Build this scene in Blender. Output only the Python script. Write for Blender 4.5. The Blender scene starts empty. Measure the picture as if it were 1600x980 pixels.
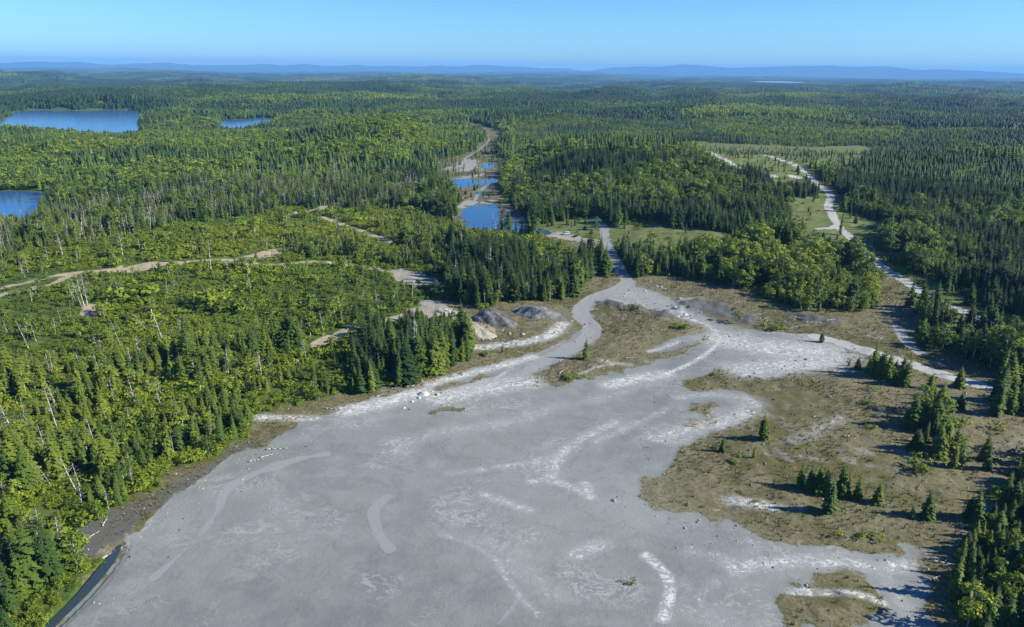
import bpy, math, random
import numpy as np

random.seed(11)
rng = np.random.default_rng(11)
scene = bpy.context.scene
R = math.radians

# ------------------------------------------------------------------ camera
F_PX, W_PX, H_PX = 1142.0, 1600.0, 980.0
CAM = np.array([0.0, 0.0, 100.0])
PITCH, ROLL = R(18.35), R(0.6)
cp, sp = math.cos(PITCH), math.sin(PITCH)
right0 = np.array([1.0, 0, 0]); fwd = np.array([0, cp, -sp]); up0 = np.array([0, sp, cp])
rgt = right0 * math.cos(ROLL) + up0 * math.sin(ROLL)
upv = -right0 * math.sin(ROLL) + up0 * math.cos(ROLL)
from mathutils import Matrix, Vector
cam_d = bpy.data.cameras.new('camera')
cam = bpy.data.objects.new('camera', cam_d)
scene.collection.objects.link(cam)
m = Matrix.Identity(4)
for i in range(3):
    m[i][0] = rgt[i]; m[i][1] = upv[i]; m[i][2] = -fwd[i]; m[i][3] = CAM[i]
cam.matrix_world = m
cam_d.sensor_width = 36.0
cam_d.lens = 36.0 * F_PX / W_PX
cam_d.clip_start = 1.0
cam_d.clip_end = 80000.0
scene.camera = cam

# ------------------------------------------------------------------ sky, sun, exposure
SUN_EL, SUN_AZ = R(31), R(100)          # azimuth from +Y towards +X
world = bpy.data.worlds.new('World'); scene.world = world; world.use_nodes = True
wn = world.node_tree.nodes; wl = world.node_tree.links
wn.clear()
wo = wn.new('ShaderNodeOutputWorld'); bg = wn.new('ShaderNodeBackground')
sky = wn.new('ShaderNodeTexSky'); sky.sky_type = 'NISHITA'; sky.sun_disc = False
sky.sun_elevation = SUN_EL; sky.sun_rotation = SUN_AZ
sky.altitude = 300; sky.air_density = 1.0; sky.dust_density = 0.0; sky.ozone_density = 3.0
bg.inputs['Strength'].default_value = 0.065
shs = wn.new('ShaderNodeHueSaturation'); shs.inputs['Saturation'].default_value = 1.2
wl.new(sky.outputs[0], shs.inputs['Color']); wtint = wn.new('ShaderNodeMix'); wtint.data_type = 'RGBA'; wtint.blend_type = 'MULTIPLY'; wtint.inputs[0].default_value = 1.0
wtint.inputs[7].default_value = (.58, .95, 1.36, 1)                # cool white balance of the photograph's sky
wl.new(shs.outputs[0], wtint.inputs[6]); wl.new(wtint.outputs[2], bg.inputs['Color']); wl.new(bg.outputs[0], wo.inputs['Surface'])

sun_d = bpy.data.lights.new('sun', 'SUN'); sun = bpy.data.objects.new('sun', sun_d)
scene.collection.objects.link(sun)
sun_d.energy = 5.0; sun_d.angle = R(0.55); sun_d.color = (1.0, 0.95, 0.79)
sdir = Vector((math.cos(SUN_EL) * math.sin(SUN_AZ), math.cos(SUN_EL) * math.cos(SUN_AZ), math.sin(SUN_EL)))
sun.rotation_euler = sdir.to_track_quat('Z', 'Y').to_euler()
sun.location = (300, -100, 400)

vs = scene.view_settings
vs.view_transform = 'Standard'; vs.look = 'None'; vs.gamma = 1.0; vs.use_curve_mapping = False
vs.exposure = 0.97
scene.cycles.volume_bounces = 0
scene.cycles.max_bounces = 5
scene.cycles.transparent_max_bounces = 4

# ------------------------------------------------------------------ small helpers
def tag(o, label=None, cat=None, group=None, kind=None):
    if label: o['label'] = label
    if cat: o['category'] = cat
    if group: o['group'] = group
    if kind: o['kind'] = kind
    return o

def link(o, parent=None):
    scene.collection.objects.link(o)
    if parent is not None: o.parent = parent
    return o

def np_mesh(name, verts, faces, mat=None, smooth=False, mats=None, midx=None):
    """faces: list of tuples or (N,k) array"""
    me = bpy.data.meshes.new(name)
    verts = np.asarray(verts, dtype=np.float32)
    if isinstance(faces, np.ndarray):
        n, k = faces.shape
        loops = faces.ravel().astype(np.int32)
        starts = (np.arange(n) * k).astype(np.int32)
    else:
        loops = np.array([i for f in faces for i in f], dtype=np.int32)
        ks = np.array([len(f) for f in faces], dtype=np.int32)
        starts = np.concatenate([[0], np.cumsum(ks)[:-1]]).astype(np.int32)
        n = len(faces)
    me.vertices.add(len(verts)); me.vertices.foreach_set('co', verts.ravel())
    me.loops.add(len(loops)); me.loops.foreach_set('vertex_index', loops)
    me.polygons.add(n); me.polygons.foreach_set('loop_start', starts)
    if smooth: me.polygons.foreach_set('use_smooth', np.ones(n, dtype=bool))
    if mats:
        for mm in mats: me.materials.append(mm)
        if midx is not None: me.polygons.foreach_set('material_index', np.asarray(midx, dtype=np.int32))
    elif mat: me.materials.append(mat)
    me.update(calc_edges=True); me.validate()
    return me

def project(P):
    d = P - CAM
    xc, yc, zc = d @ rgt, d @ upv, d @ fwd
    zc = np.where(zc < 1.0, 1.0, zc)
    return W_PX / 2 + F_PX * xc / zc, H_PX / 2 - F_PX * yc / zc, zc

def pix_dir(px, py):
    return rgt * ((px - W_PX / 2) / F_PX) + upv * (-(py - H_PX / 2) / F_PX) + fwd

def flat(px, py, z=0.0):
    d = pix_dir(px, py)
    t = (z - CAM[2]) / min(d[2], -1e-3)
    p = CAM + d * t
    return p[:2]

def flat_poly0(pts, z=0.0):
    return np.array([flat(a, b, z) for a, b in pts])

class Waves:
    def __init__(self, lo, hi, n, seed):
        g = np.random.default_rng(seed)
        self.w = 2 * np.pi / np.exp(g.uniform(np.log(lo), np.log(hi), n)); self.a = g.uniform(0, 2 * np.pi, n); self.p = g.uniform(0, 2 * np.pi, n)
        self.amp = 1 / self.w; self.amp /= np.sqrt((self.amp ** 2).sum() / 2)
    def __call__(self, x, y):
        s = np.zeros(np.shape(x))
        for w, a, p, k in zip(self.w, self.a, self.p, self.amp):
            s = s + k * np.sin(w * (np.cos(a) * x + np.sin(a) * y) + p)
        return s

def sstep(a, b, x):
    t = np.clip((x - a) / (b - a), 0, 1)
    return t * t * (3 - 2 * t)

def in_poly(x, y, P):
    x = np.asarray(x); y = np.asarray(y)
    c = np.zeros(x.shape, dtype=bool)
    n = len(P); j = n - 1
    for i in range(n):
        xi, yi = P[i]; xj, yj = P[j]
        if yi != yj:
            cond = ((yi > y) != (yj > y)) & (x < (xj - xi) * (y - yi) / (yj - yi) + xi)
            c ^= cond
        j = i
    return c

def line_dist(x, y, P):
    d = np.full(x.shape, 1e9)
    for (ax, ay), (bx, by) in zip(P[:-1], P[1:]):
        vx, vy = bx - ax, by - ay
        L = vx * vx + vy * vy + 1e-9
        t = np.clip(((x - ax) * vx + (y - ay) * vy) / L, 0, 1)
        d = np.minimum(d, (x - ax - t * vx) ** 2 + (y - ay - t * vy) ** 2)
    return np.sqrt(d)

def sdf(x, y, P, margin=40.0):
    """signed distance to a polygon, positive inside; -margin far outside"""
    out = np.full(x.shape, -margin)
    lo = P.min(0) - margin; hi = P.max(0) + margin
    k = np.where((x > lo[0]) & (x < hi[0]) & (y > lo[1]) & (y < hi[1]))
    xs, ys = x[k], y[k]
    if len(xs) == 0: return out
    d = line_dist(xs, ys, np.vstack([P, P[:1]]))
    out[k] = np.where(in_poly(xs, ys, P), d, -d)
    return np.maximum(out, -margin)

def line_near(x, y, P, margin):
    out = np.full(x.shape, margin)
    lo = P.min(0) - margin; hi = P.max(0) + margin
    k = np.where((x > lo[0]) & (x < hi[0]) & (y > lo[1]) & (y < hi[1]))
    if len(k[0]): out[k] = np.minimum(line_dist(x[k], y[k], P), margin)
    return out

def smooth_line(pts, it=2):
    P = np.array(pts, float)
    for _ in range(it):
        q = [P[0]]
        for a, b in zip(P[:-1], P[1:]): q += [a * .75 + b * .25, a * .25 + b * .75]
        q.append(P[-1]); P = np.array(q)
    return P

def smooth_poly(pts, it=2):
    P = np.array(pts, float)
    for _ in range(it):
        N = np.roll(P, -1, 0)
        P = np.stack([P * .75 + N * .25, P * .25 + N * .75], 1).reshape(-1, 2)
    return P

# ------------------------------------------------------------------ plan of the place (traced shapes, laid out on the ground)
TAIL = [(-200, 1300), (75, 980), (122, 935), (165, 885), (185, 850), (240, 803), (300, 757), (360, 718), (410, 694), (445, 676), (500, 650),
        (548, 632), (600, 620), (655, 608), (680, 596), (740, 578), (800, 560), (850, 548), (888, 528), (912, 512), (902, 498), (900, 482), (918, 466),
        (955, 452), (972, 440), (985, 439), (1002, 450), (1042, 463), (1062, 478), (1092, 489), (1130, 504), (1180, 517), (1250, 521), (1292, 527),
        (1318, 545), (1312, 574), (1262, 579), (1220, 587), (1186, 594), (1160, 588), (1132, 576), (1082, 590), (1058, 604), (1085, 614), (1120, 606), (1172, 616),
        (1184, 640), (1150, 664), (1102, 677), (1062, 708), (1036, 735), (1002, 762), (995, 780), (1040, 796), (1100, 808), (1180, 837), (1250, 851),
        (1330, 862), (1400, 866), (1424, 856), (1436, 880), (1452, 910), (1452, 950), (1462, 990), (1560, 1300)]
ISL_A = [(924, 483), (940, 470), (1000, 480), (1060, 493), (1100, 508), (1108, 528), (1082, 549), (1022, 567), (962, 581), (872, 603), (835, 604), (812, 592), (845, 578),
         (880, 561), (920, 543), (934, 522), (926, 502)]
ISL_B = [(1268, 905), (1310, 889), (1345, 898), (1382, 930), (1385, 968), (1340, 990), (1240, 985), (1208, 955), (1240, 930)]
ISL_C = [(1062, 640), (1095, 628), (1128, 630), (1110, 642), (1070, 650)]
ISL_D = [(1064, 660), (1100, 652), (1125, 655), (1105, 668), (1070, 670)]
ISL_E = [(655, 646), (690, 636), (720, 638), (700, 646), (668, 650)]
POOLCUT = [(1006, 550), (1030, 540), (1052, 529), (1075, 523), (1099, 523), (1092, 535), (1062, 546), (1030, 552)]
ISL_G = [(676, 606), (740, 592), (800, 579), (852, 565), (850, 573), (790, 589), (730, 602), (690, 612)]
ISL_F = [(965, 905), (985, 898), (1000, 912), (985, 922), (968, 918)]
SOILS = [
    # shore strip along the forest, the rock piles and the banks by the winding road
    [(-240, 1300), (66, 980), (124, 930), (146, 882), (124, 824), (186, 798), (222, 772), (276, 735), (338, 707), (405, 674), (402, 650), (480, 629), (560, 612),
     (640, 594), (690, 574), (738, 560), (738, 535), (716, 505), (690, 488), (640, 500), (640, 480), (690, 468), (730, 478), (760, 486), (800, 470), (860, 472), (892, 470), (905, 452),
     (925, 432), (930, 405), (915, 378), (940, 372), (985, 436), (940, 520), (800, 600), (600, 660), (400, 740), (100, 1000), (-100, 1300)],
    # the flats right of the tailings
    [(975, 440), (1000, 433), (1050, 432), (1100, 440), (1150, 450), (1200, 472), (1262, 490), (1292, 480), (1340, 490), (1372, 480), (1366, 440), (1346, 402), (1322, 378),
     (1360, 398), (1384, 420), (1426, 450), (1432, 500), (1438, 540), (1500, 560), (1560, 583), (1640, 610), (1760, 660), (1640, 700), (1568, 760), (1520, 830), (1492, 880),
     (1480, 930), (1520, 985), (1620, 1300), (1400, 1300), (1280, 900), (960, 830), (930, 770), (1060, 600), (1000, 470)],
    # valley floor round the ponds
    [(690, 272), (672, 252), (702, 247), (742, 236), (772, 224), (785, 218), (770, 245), (800, 252), (785, 268), (780, 290), (788, 312), (820, 340), (848, 360), (900, 372), (930, 380), (915, 395),
     (860, 372), (800, 356), (740, 354), (712, 346), (708, 330), (722, 312), (705, 295), (680, 284)],
    [(742, 240), (752, 228), (766, 214), (740, 200), (728, 193), (745, 190), (785, 204), (782, 222), (768, 240)],
    [(728, 196), (742, 193), (775, 200), (785, 206), (760, 206), (735, 205)],
    [(598, 424), (640, 421), (672, 434), (694, 448), (660, 450), (618, 440)],
    [(632, 490), (655, 474), (690, 468), (716, 490), (700, 500), (650, 498)],
]
MEADOWS = [[(1040, 219), (1105, 238), (1165, 266), (1245, 280), (1245, 294), (1165, 284), (1100, 257), (1036, 232)],
    [(1064, 221), (1120, 223), (1200, 227), (1280, 231), (1366, 228), (1352, 254), (1296, 264), (1246, 262), (1256, 282), (1266, 302), (1230, 300), (1195, 290), (1130, 270), (1080, 246)],
    [(1222, 312), (1286, 316), (1304, 345), (1320, 380), (1300, 394), (1255, 388), (1226, 352)],
    [(690, 268), (720, 262), (735, 270), (700, 276)], [(712, 303), (730, 298), (742, 306), (722, 312)], [(775, 262), (790, 258), (788, 275), (776, 280)], [(786, 290), (800, 300), (806, 316), (790, 310)],
    [(838, 352), (880, 346), (930, 344), (948, 362), (935, 376), (920, 405), (890, 395), (850, 376), (835, 362)],
    [(945, 357), (1000, 354), (1060, 358), (1150, 370), (1180, 385), (1140, 396), (1085, 406), (1000, 400), (955, 392)],
    [(1226, 348), (1275, 352), (1296, 362), (1316, 375), (1300, 384), (1250, 372)],
    [(1310, 335), (1350, 340), (1385, 350), (1390, 368), (1362, 385), (1335, 374), (1314, 356)],
    [(1232, 318), (1262, 310), (1288, 322), (1280, 330), (1240, 330)],
    [(1060, 222), (1100, 220), (1165, 246), (1215, 268), (1200, 284), (1130, 262), (1080, 240)],
    [(1150, 226), (1206, 227), (1232, 238), (1225, 256), (1190, 256), (1160, 244)],
    [(1240, 234), (1290, 229), (1372, 228), (1365, 250), (1300, 256), (1246, 254)],
    [(1296, 330), (1318, 356), (1362, 400), (1446, 462), (1446, 492), (1400, 478), (1372, 460), (1350, 420), (1325, 392), (1302, 362)],
    [(745, 228), (775, 214), (792, 216), (770, 236), (735, 246)],
    [(800, 318), (812, 308), (830, 330), (815, 336)],
    [(1395, 308), (1440, 319), (1480, 331), (1470, 336), (1420, 323)],
    [(1500, 309), (1540, 314), (1600, 324), (1600, 331), (1540, 321)],
]
ROADS = [  # (name, label, width m, kind of surface, points)
    ('road', 'pale gravel road running down through the forest on the right', 6.0, 'road',
     [(1195, 246), (1230, 256), (1252, 266), (1262, 277), (1272, 288), (1290, 300), (1300, 312), (1292, 325), (1300, 342), (1312, 360), (1340, 383), (1360, 405), (1385, 423), (1408, 436), (1427, 450), (1446, 464), (1480, 482), (1522, 499), (1545, 509), (1640, 545)]),
    ('track', 'narrow pale track crossing the wooded rise above the main road', 6.0, 'road', [(1030, 214), (1052, 221), (1080, 230), (1105, 241), (1135, 255), (1165, 269), (1200, 278), (1240, 281), (1266, 280)]),
    ('road', 'whitish haul road leaving the tailings towards the right forest', 6.5, 'road', [(1276, 526), (1310, 534), (1350, 548), (1400, 565), (1450, 581), (1500, 595), (1540, 606), (1640, 636)]),
    ('road', 'grey gravel road coming down from the ponds to the tailings', 6.0, 'gravel', [(925, 344), (938, 350), (944, 362), (946, 380), (956, 400), (968, 420), (982, 440)]),
    ('track', 'side track from the grassy clearing to the ponds', 5.0, 'tan', [(944, 376), (915, 374), (880, 372), (850, 366)]),
    ('track', 'winding road curving round the brown bank to the tailings', 7.5, 'gravel', [(982, 440), (965, 452), (930, 464), (910, 476), (905, 490), (918, 504), (928, 518), (912, 534), (870, 556), (810, 584), (760, 600), (690, 622)]),
    ('track', 'sandy logging track across the bright green slope', 3.7, 'tan', [(-80, 474), (0, 457), (40, 448), (78, 441), (130, 432), (190, 424), (240, 420), (300, 415), (350, 412), (390, 406), (425, 397), (452, 392)]),
    ('track', 'lower sandy wheel track on the bright green slope', 3.2, 'tan', [(-60, 484), (0, 468), (45, 459), (80, 452), (115, 436), (160, 430), (210, 428)]),
    ('track', 'sandy track running on towards the gravel pad', 3.7, 'tan', [(350, 414), (400, 418), (480, 415), (540, 418), (580, 420), (625, 430), (665, 440), (692, 450)]),
    ('track', 'short sandy track in the shrubs below the dead trees', 6.0, 'tan', [(455, 340), (480, 334), (496, 331), (518, 327)]),
    ('track', 'sandy track between shrubs and young trees', 5.0, 'tan', [(502, 343), (520, 350), (542, 357), (575, 368), (610, 384)]),
    ('track', 'gravel track climbing from the shore stand to the grey pad', 6.0, 'tan', [(498, 545), (540, 527), (590, 510), (630, 496), (668, 484)]),
    ('track', 'pale track winding up the bare valley past the ponds', 3.2, 'gravel', [(732, 195), (758, 206), (768, 220), (748, 236), (722, 248), (736, 260), (764, 268), (772, 280), (748, 300), (742, 316)]),
    ('track', 'short branch track by the fork of the main road', 5.0, 'road', [(1310, 358), (1296, 360), (1278, 361)]),
    ('track', 'washed out track over the flats at the forest edge', 4.0, 'gravel', [(1402, 512), (1412, 530), (1425, 545), (1440, 556)]),
]
TANS = [[(395, 402), (425, 394), (455, 389), (452, 396), (420, 408), (385, 412)], [(122, 494), (140, 482), (172, 478), (150, 496), (128, 505)], [(485, 333), (502, 326), (520, 326), (505, 335)],
        [(188, 420), (230, 416), (290, 414), (280, 421), (220, 428), (192, 430)], [(708, 494), (724, 486), (752, 505), (775, 522), (760, 532), (735, 530), (718, 518)]]
DARKS = [[(690, 256), (715, 258), (712, 262), (690, 260)], [(752, 286), (775, 290), (778, 298), (758, 296)], [(735, 310), (765, 308), (768, 314), (740, 316)], [(795, 328), (815, 334), (820, 342), (800, 338)],[(935, 473), (950, 466), (1010, 480), (1062, 494), (1060, 502), (1005, 488), (945, 478)], [(1048, 482), (1062, 468), (1100, 470), (1150, 484), (1200, 500), (1180, 508), (1130, 498), (1085, 487)],
         [(740, 480), (775, 487), (800, 500), (790, 505), (750, 495)], [(120, 815), (180, 795), (160, 850), (135, 870)],
         [(1225, 490), (1290, 500), (1330, 505), (1290, 512), (1230, 500)]]
WETS = [[(150, 820), (200, 795), (260, 760), (330, 720), (395, 690), (440, 672), (446, 678), (400, 702), (340, 735), (280, 775), (220, 818), (190, 850), (160, 860)]]
GRAVELS = [[(690, 262), (730, 248), (752, 252), (740, 268), (700, 270)], [(712, 318), (745, 308), (786, 316), (780, 317), (735, 319), (718, 328)], [(778, 318), (800, 330), (826, 342), (810, 345), (796, 340)], [(700, 282), (730, 274), (760, 270), (750, 279)], [(786, 322), (815, 336), (806, 346), (788, 334)], SOILS[5], SOILS[6], [(905, 405), (925, 378), (945, 376), (935, 400), (918, 428), (908, 440)]]
PADS = [[(790, 345), (830, 355), (900, 368), (930, 376), (912, 382), (860, 368)]]
# pale salts and washed silt: (half width m, strength, points)
WHITES = [
    (2.4, 1.0, [(400, 655), (440, 654), (490, 653)]), (5.0, 1.0, [(545, 642), (600, 630), (640, 618), (660, 612)]), (3.0, 1.0, [(672, 600), (720, 587), (780, 572), (832, 558)]),
    (7.0, .9, [(690, 624), (740, 610), (790, 602), (825, 598)]), (3.5, 1.1, [(735, 545), (790, 541), (845, 532), (868, 520), (880, 507)]),
    (5.0, .55, [(620, 695), (700, 672), (780, 664), (830, 652), (880, 634), (950, 622), (1000, 602), (1060, 585)]), (5.0, .9, [(955, 602), (1000, 590), (1040, 585)]),
    (1.3, 1.05, [(960, 604), (1040, 585), (1085, 566), (1115, 545), (1128, 528), (1112, 510), (1085, 500), (1060, 494)]),
    (14.0, .85, [(1130, 530), (1200, 545), (1260, 548), (1306, 556)]), (10.0, .8, [(1160, 578), (1240, 570), (1300, 568)]), (12, .5, [(1000, 455), (1040, 475), (1090, 500), (1150, 525)]), (16, .35, [(900, 620), (1000, 640), (1080, 650)]), (12, .4, [(1000, 720), (960, 770), (1050, 820), (1200, 860)]),
    (5.0, .75, [(1180, 630), (1160, 655), (1100, 664), (1060, 676), (1020, 684)]), (4.0, .6, [(1060, 622), (1110, 616), (1170, 622)]),
    (2.2, .7, [(830, 752), (855, 750), (885, 758), (915, 772)]), (2.2, .65, [(752, 772), (790, 785), (830, 798)]), (2.0, .8, [(915, 757), (922, 776)]),
    (1.6, 1.0, [(1010, 868), (1035, 888), (1050, 912), (1044, 940), (1036, 965)]), (3.0, .7, [(900, 868), (915, 860), (940, 852)]),
    (3.0, .8, [(1150, 890), (1200, 880), (1260, 876), (1330, 880), (1370, 890), (1420, 882)]), (2.5, .6, [(1375, 890), (1400, 920), (1415, 960), (1430, 1000)]),
    (4.0, .5, [(800, 880), (835, 895), (870, 930)]), (3.0, .45, [(700, 835), (760, 850), (820, 870)]), (2.5, .95, [(1142, 784), (1170, 788), (1205, 794)]),
    (3.5, .6, [(1235, 692), (1270, 680), (1290, 668), (1312, 655)]), (2.0, .6, [(1250, 715), (1285, 722)]), (2.0, .55, [(1210, 790), (1250, 798)]),
    (2.0, .8, [(1015, 549), (1040, 542), (1060, 534)]), (3.0, .8, [(1060, 470), (1090, 468)]), (2.5, .9, [(1060, 487), (1075, 492)]), (2.2, .7, [(940, 565), (985, 570)]),
    (6.0, .42, [(450, 690), (520, 665), (600, 650)]), (5.0, .5, [(1000, 690), (1060, 690), (1090, 680)]), (3.0, .4, [(640, 760), (650, 740), (690, 720)]),
    (2.5, .4, [(480, 745), (520, 740), (540, 735)]), (3.0, .4, [(150, 960), (190, 940), (230, 900)]), (6.0, .4, [(1110, 900), (1180, 930), (1160, 970)]), (8, .5, [(1060, 930), (1100, 950), (1150, 985)]),
    (3, .4, [(690, 285), (720, 275), (760, 270)]), (3, .45, [(740, 318), (790, 318), (820, 340)]), (3, .7, [(700, 345), (712, 335)]), (5, .6, [(735, 198), (765, 201)]),
    (2, .5, [(1330, 470), (1380, 480), (1395, 500)]), (2, .5, [(1200, 520), (1240, 512), (1275, 508)]), (2, .45, [(1160, 490), (1190, 500), (1230, 505)]),
    (3, .5, [(1560, 700), (1590, 690), (1640, 690)]), (3, .5, [(600, 610), (630, 612)]), (1.2, .8, [(745, 625), (775, 590), (800, 575)]), (1.0, .8, [(905, 585), (940, 572), (960, 570)]),
]
VEINS = [  # smooth pale channels dried into the tailings
    (1.5, 1.0, [(508, 709), (470, 717), (435, 727), (395, 741), (362, 757), (345, 776), (344, 792)]), (.8, .8, [(344, 792), (325, 822), (300, 850), (262, 885), (238, 905)]),
    (1.1, 1.0, [(609, 775), (592, 786), (583, 802), (588, 822), (597, 840), (610, 858)]),     (.45, .6, [(1062, 494), (1048, 500), (1041, 510), (1043, 522)]), (.5, .6, [(780, 975), (800, 950), (815, 930)]), (.5, .5, [(560, 850), (500, 800), (470, 770)]),
]
PONDS = [
    ('pond', 'larger blue mine pond with sandy banks beside the spruce point', [(717, 331), (734, 321), (755, 322), (776, 318), (781, 333), (798, 345), (772, 350), (748, 351), (726, 347)]),
    ('stream', 'shallow blue channel draining from the mine ponds to the gravel pad', [(710, 338), (722, 347), (745, 351), (792, 342), (814, 347), (840, 356), (866, 363), (858, 368), (822, 366), (790, 359), (760, 360), (715, 353)]),
    ('pond', 'small blue mine pond higher up the bare valley', [(686, 288), (695, 281), (725, 279), (752, 282), (778, 279), (780, 285), (752, 289), (730, 292), (716, 296), (696, 293)]),
    ('pond', 'tiny blue pond at the head of the bare valley', [(752, 257), (770, 254), (775, 259), (764, 264), (752, 263)]),
    ('pond', 'narrow pool between the two mine ponds', [(746, 299), (756, 296), (752, 303), (742, 305)]),
    ('lake', 'wide blue lake behind the hills at upper left', [(25, 171), (130, 173), (175, 171), (216, 173), (228, 182), (216, 190), (218, 205), (190, 212), (120, 210), (60, 206), (-10, 206), (-160, 207), (-60, 196), (14, 188)]),
    ('lake', 'small blue lake behind the wooded ridge', [(336, 188), (380, 186), (425, 183), (434, 187), (426, 199), (350, 203)]),
    ('lake', 'dark blue lake edge behind the dead trees at left', [(-200, 302), (-60, 299), (40, 299), (78, 299), (86, 306), (70, 318), (58, 338), (0, 352), (-200, 362)]),
    ('lake', 'dark sliver of lake water behind the dead trees further right', [(160, 297), (190, 294), (214, 290), (216, 298), (205, 308), (165, 312)]),
    ('pool', 'dark strip of water along the left shore of the tailings', [(192, 846), (172, 868), (146, 898), (112, 940), (64, 985), (-120, 1180), (-84, 1180), (80, 985), (122, 946), (158, 908), (186, 870)]),
]
FAR_LAKE = [(-0, 0)]
# stands of trees (zones): (key, polygon)
ZONES = [
    ('regenwood', [(590, 362), (640, 345), (700, 345), (706, 440), (650, 424), (590, 412)]), ('regenwood', [(430, 396), (470, 378), (535, 384), (590, 392), (585, 412), (480, 410)]),
    ('snag', [(-200, 365), (0, 345), (120, 325), (250, 305), (330, 285), (420, 268), (560, 258), (660, 292), (700, 322), (560, 330), (430, 338), (310, 352), (160, 382), (0, 420), (-200, 440)]),
    ('regen', [(-200, 440), (0, 420), (160, 382), (310, 352), (430, 338), (560, 330), (640, 328), (692, 338), (714, 350), (770, 358), (850, 374), (905, 395), (905, 424), (850, 415), (800, 404), (755, 397), (712, 383), (700, 380), (700, 440), (690, 470), (640, 480), (600, 500), (470, 530), (300, 530), (150, 545), (-200, 580)]),
    ('point', [(712, 384), (755, 398), (800, 405), (850, 416), (900, 424), (925, 436), (885, 468), (800, 474), (745, 484), (706, 470), (700, 440), (700, 380)]),
    ('shorestand', [(580, 535), (640, 510), (700, 505), (738, 535), (738, 562), (690, 580), (640, 600), (560, 618), (540, 580)]),
    ('bright', [(1080, 402), (1140, 398), (1240, 396), (1300, 430), (1262, 490), (1200, 472), (1140, 448), (1090, 425)]),
    ('bushes', [(1290, 430), (1350, 425), (1372, 480), (1340, 492), (1292, 482), (1270, 470)]),
    ('midstand', [(958, 395), (1000, 402), (1085, 414), (1085, 436), (1040, 432), (1000, 430), (975, 410)]),
    ('islet', [(930, 390), (942, 382), (955, 410), (960, 428), (938, 425)]),
    ('column', [(1425, 612), (1462, 606), (1480, 640), (1475, 690), (1495, 715), (1545, 722), (1540, 738), (1450, 736), (1412, 700), (1425, 660)]),
    ('roadstand', [(1345, 580), (1380, 576), (1425, 598), (1400, 608), (1368, 592)]),
    ('edgestand', [(1545, 640), (1560, 585), (1680, 600), (1760, 660), (1640, 655), (1560, 650)]),
    ('corner', [(1600, 740), (1560, 770), (1520, 840), (1492, 885), (1482, 930), (1520, 985), (1620, 1300), (2200, 1300), (2200, 640), (1700, 680)]),
    ('ridge', [(670, 250), (780, 200), (960, 180), (1050, 215), (1180, 270), (1260, 290), (1290, 320), (1225, 348), (1140, 368), (1000, 352), (900, 345), (830, 335), (788, 305), (780, 270), (790, 245), (700, 260)]),
    ('plantation', [(1275, 262), (1330, 244), (1420, 236), (1500, 245), (1640, 272), (1640, 320), (1500, 300), (1400, 298), (1330, 300)]),
    ('brightback', [(1060, 180), (1150, 165), (1300, 180), (1420, 200), (1400, 222), (1250, 222), (1120, 212)]),
    ('hillside', [(-200, 200), (200, 196), (520, 170), (660, 140), (740, 190), (720, 240), (670, 262), (560, 255), (420, 266), (250, 292), (60, 298), (-200, 300)]),
    ('rightwood', [(1300, 335), (1280, 300), (1600, 320), (2200, 350), (2200, 640), (1640, 606), (1560, 580), (1500, 556), (1440, 540), (1434, 500), (1430, 450), (1385, 415), (1330, 375), (1392, 360)]),
]
ZONE_KEYS = [z[0] for z in ZONES]

# ------------------------------------------------------------------ terrain height
n_roll = Waves(250, 700, 14, 3); n_big = Waves(900, 3200, 16, 4); n_far = Waves(1800, 6000, 14, 8); n_small = Waves(14, 60, 14, 5); n_fine = Waves(3, 12, 16, 6); n_wob = Waves(4, 18, 14, 7)
HILLS = [  # (pixel of the foot of its centre, height m, radius across, radius along)
    ((605, 238), 34, 130, 130), ((700, 240), 10, 60, 90), ((80, 250), 8, 220, 90), ((930, 262), 22, 170, 170), ((1060, 300), 10, 110, 120),
    ((1420, 280), 13, 200, 110), ((1560, 300), 7, 160, 110), ((1700, 290), 8, 240, 160), ((180, 400), 4, 110, 70), ((300, 160), 20, 700, 500), ((1250, 190), 10, 400, 250)]
g_hill = [(flat(*p), h, a, b) for p, h, a, b in HILLS]
SKY_X = np.array([-250, 0, 150, 300, 480, 560, 650, 740, 800, 860, 920, 980, 1060, 1110, 1180, 1260, 1390, 1425, 1480, 1540, 1600, 1900])
SKY_Y = np.array([96, 97.5, 99, 101, 102, 103, 104, 101.5, 104.5, 107, 108.5, 105, 101.5, 103, 105, 103, 105, 109, 108, 112, 115.5, 120])
sk_az, sk_el = [], []
for a, b in zip(SKY_X, SKY_Y):
    d = pix_dir(a, b); sk_az.append(math.atan2(d[0], d[1])); sk_el.append(d[2] / math.hypot(d[0], d[1]))
g_valley = flat_poly0([(700, 190), (745, 188), (800, 200), (790, 250), (795, 300), (860, 350), (950, 375), (900, 420), (700, 350), (690, 290), (675, 255), (720, 225)])
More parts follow.
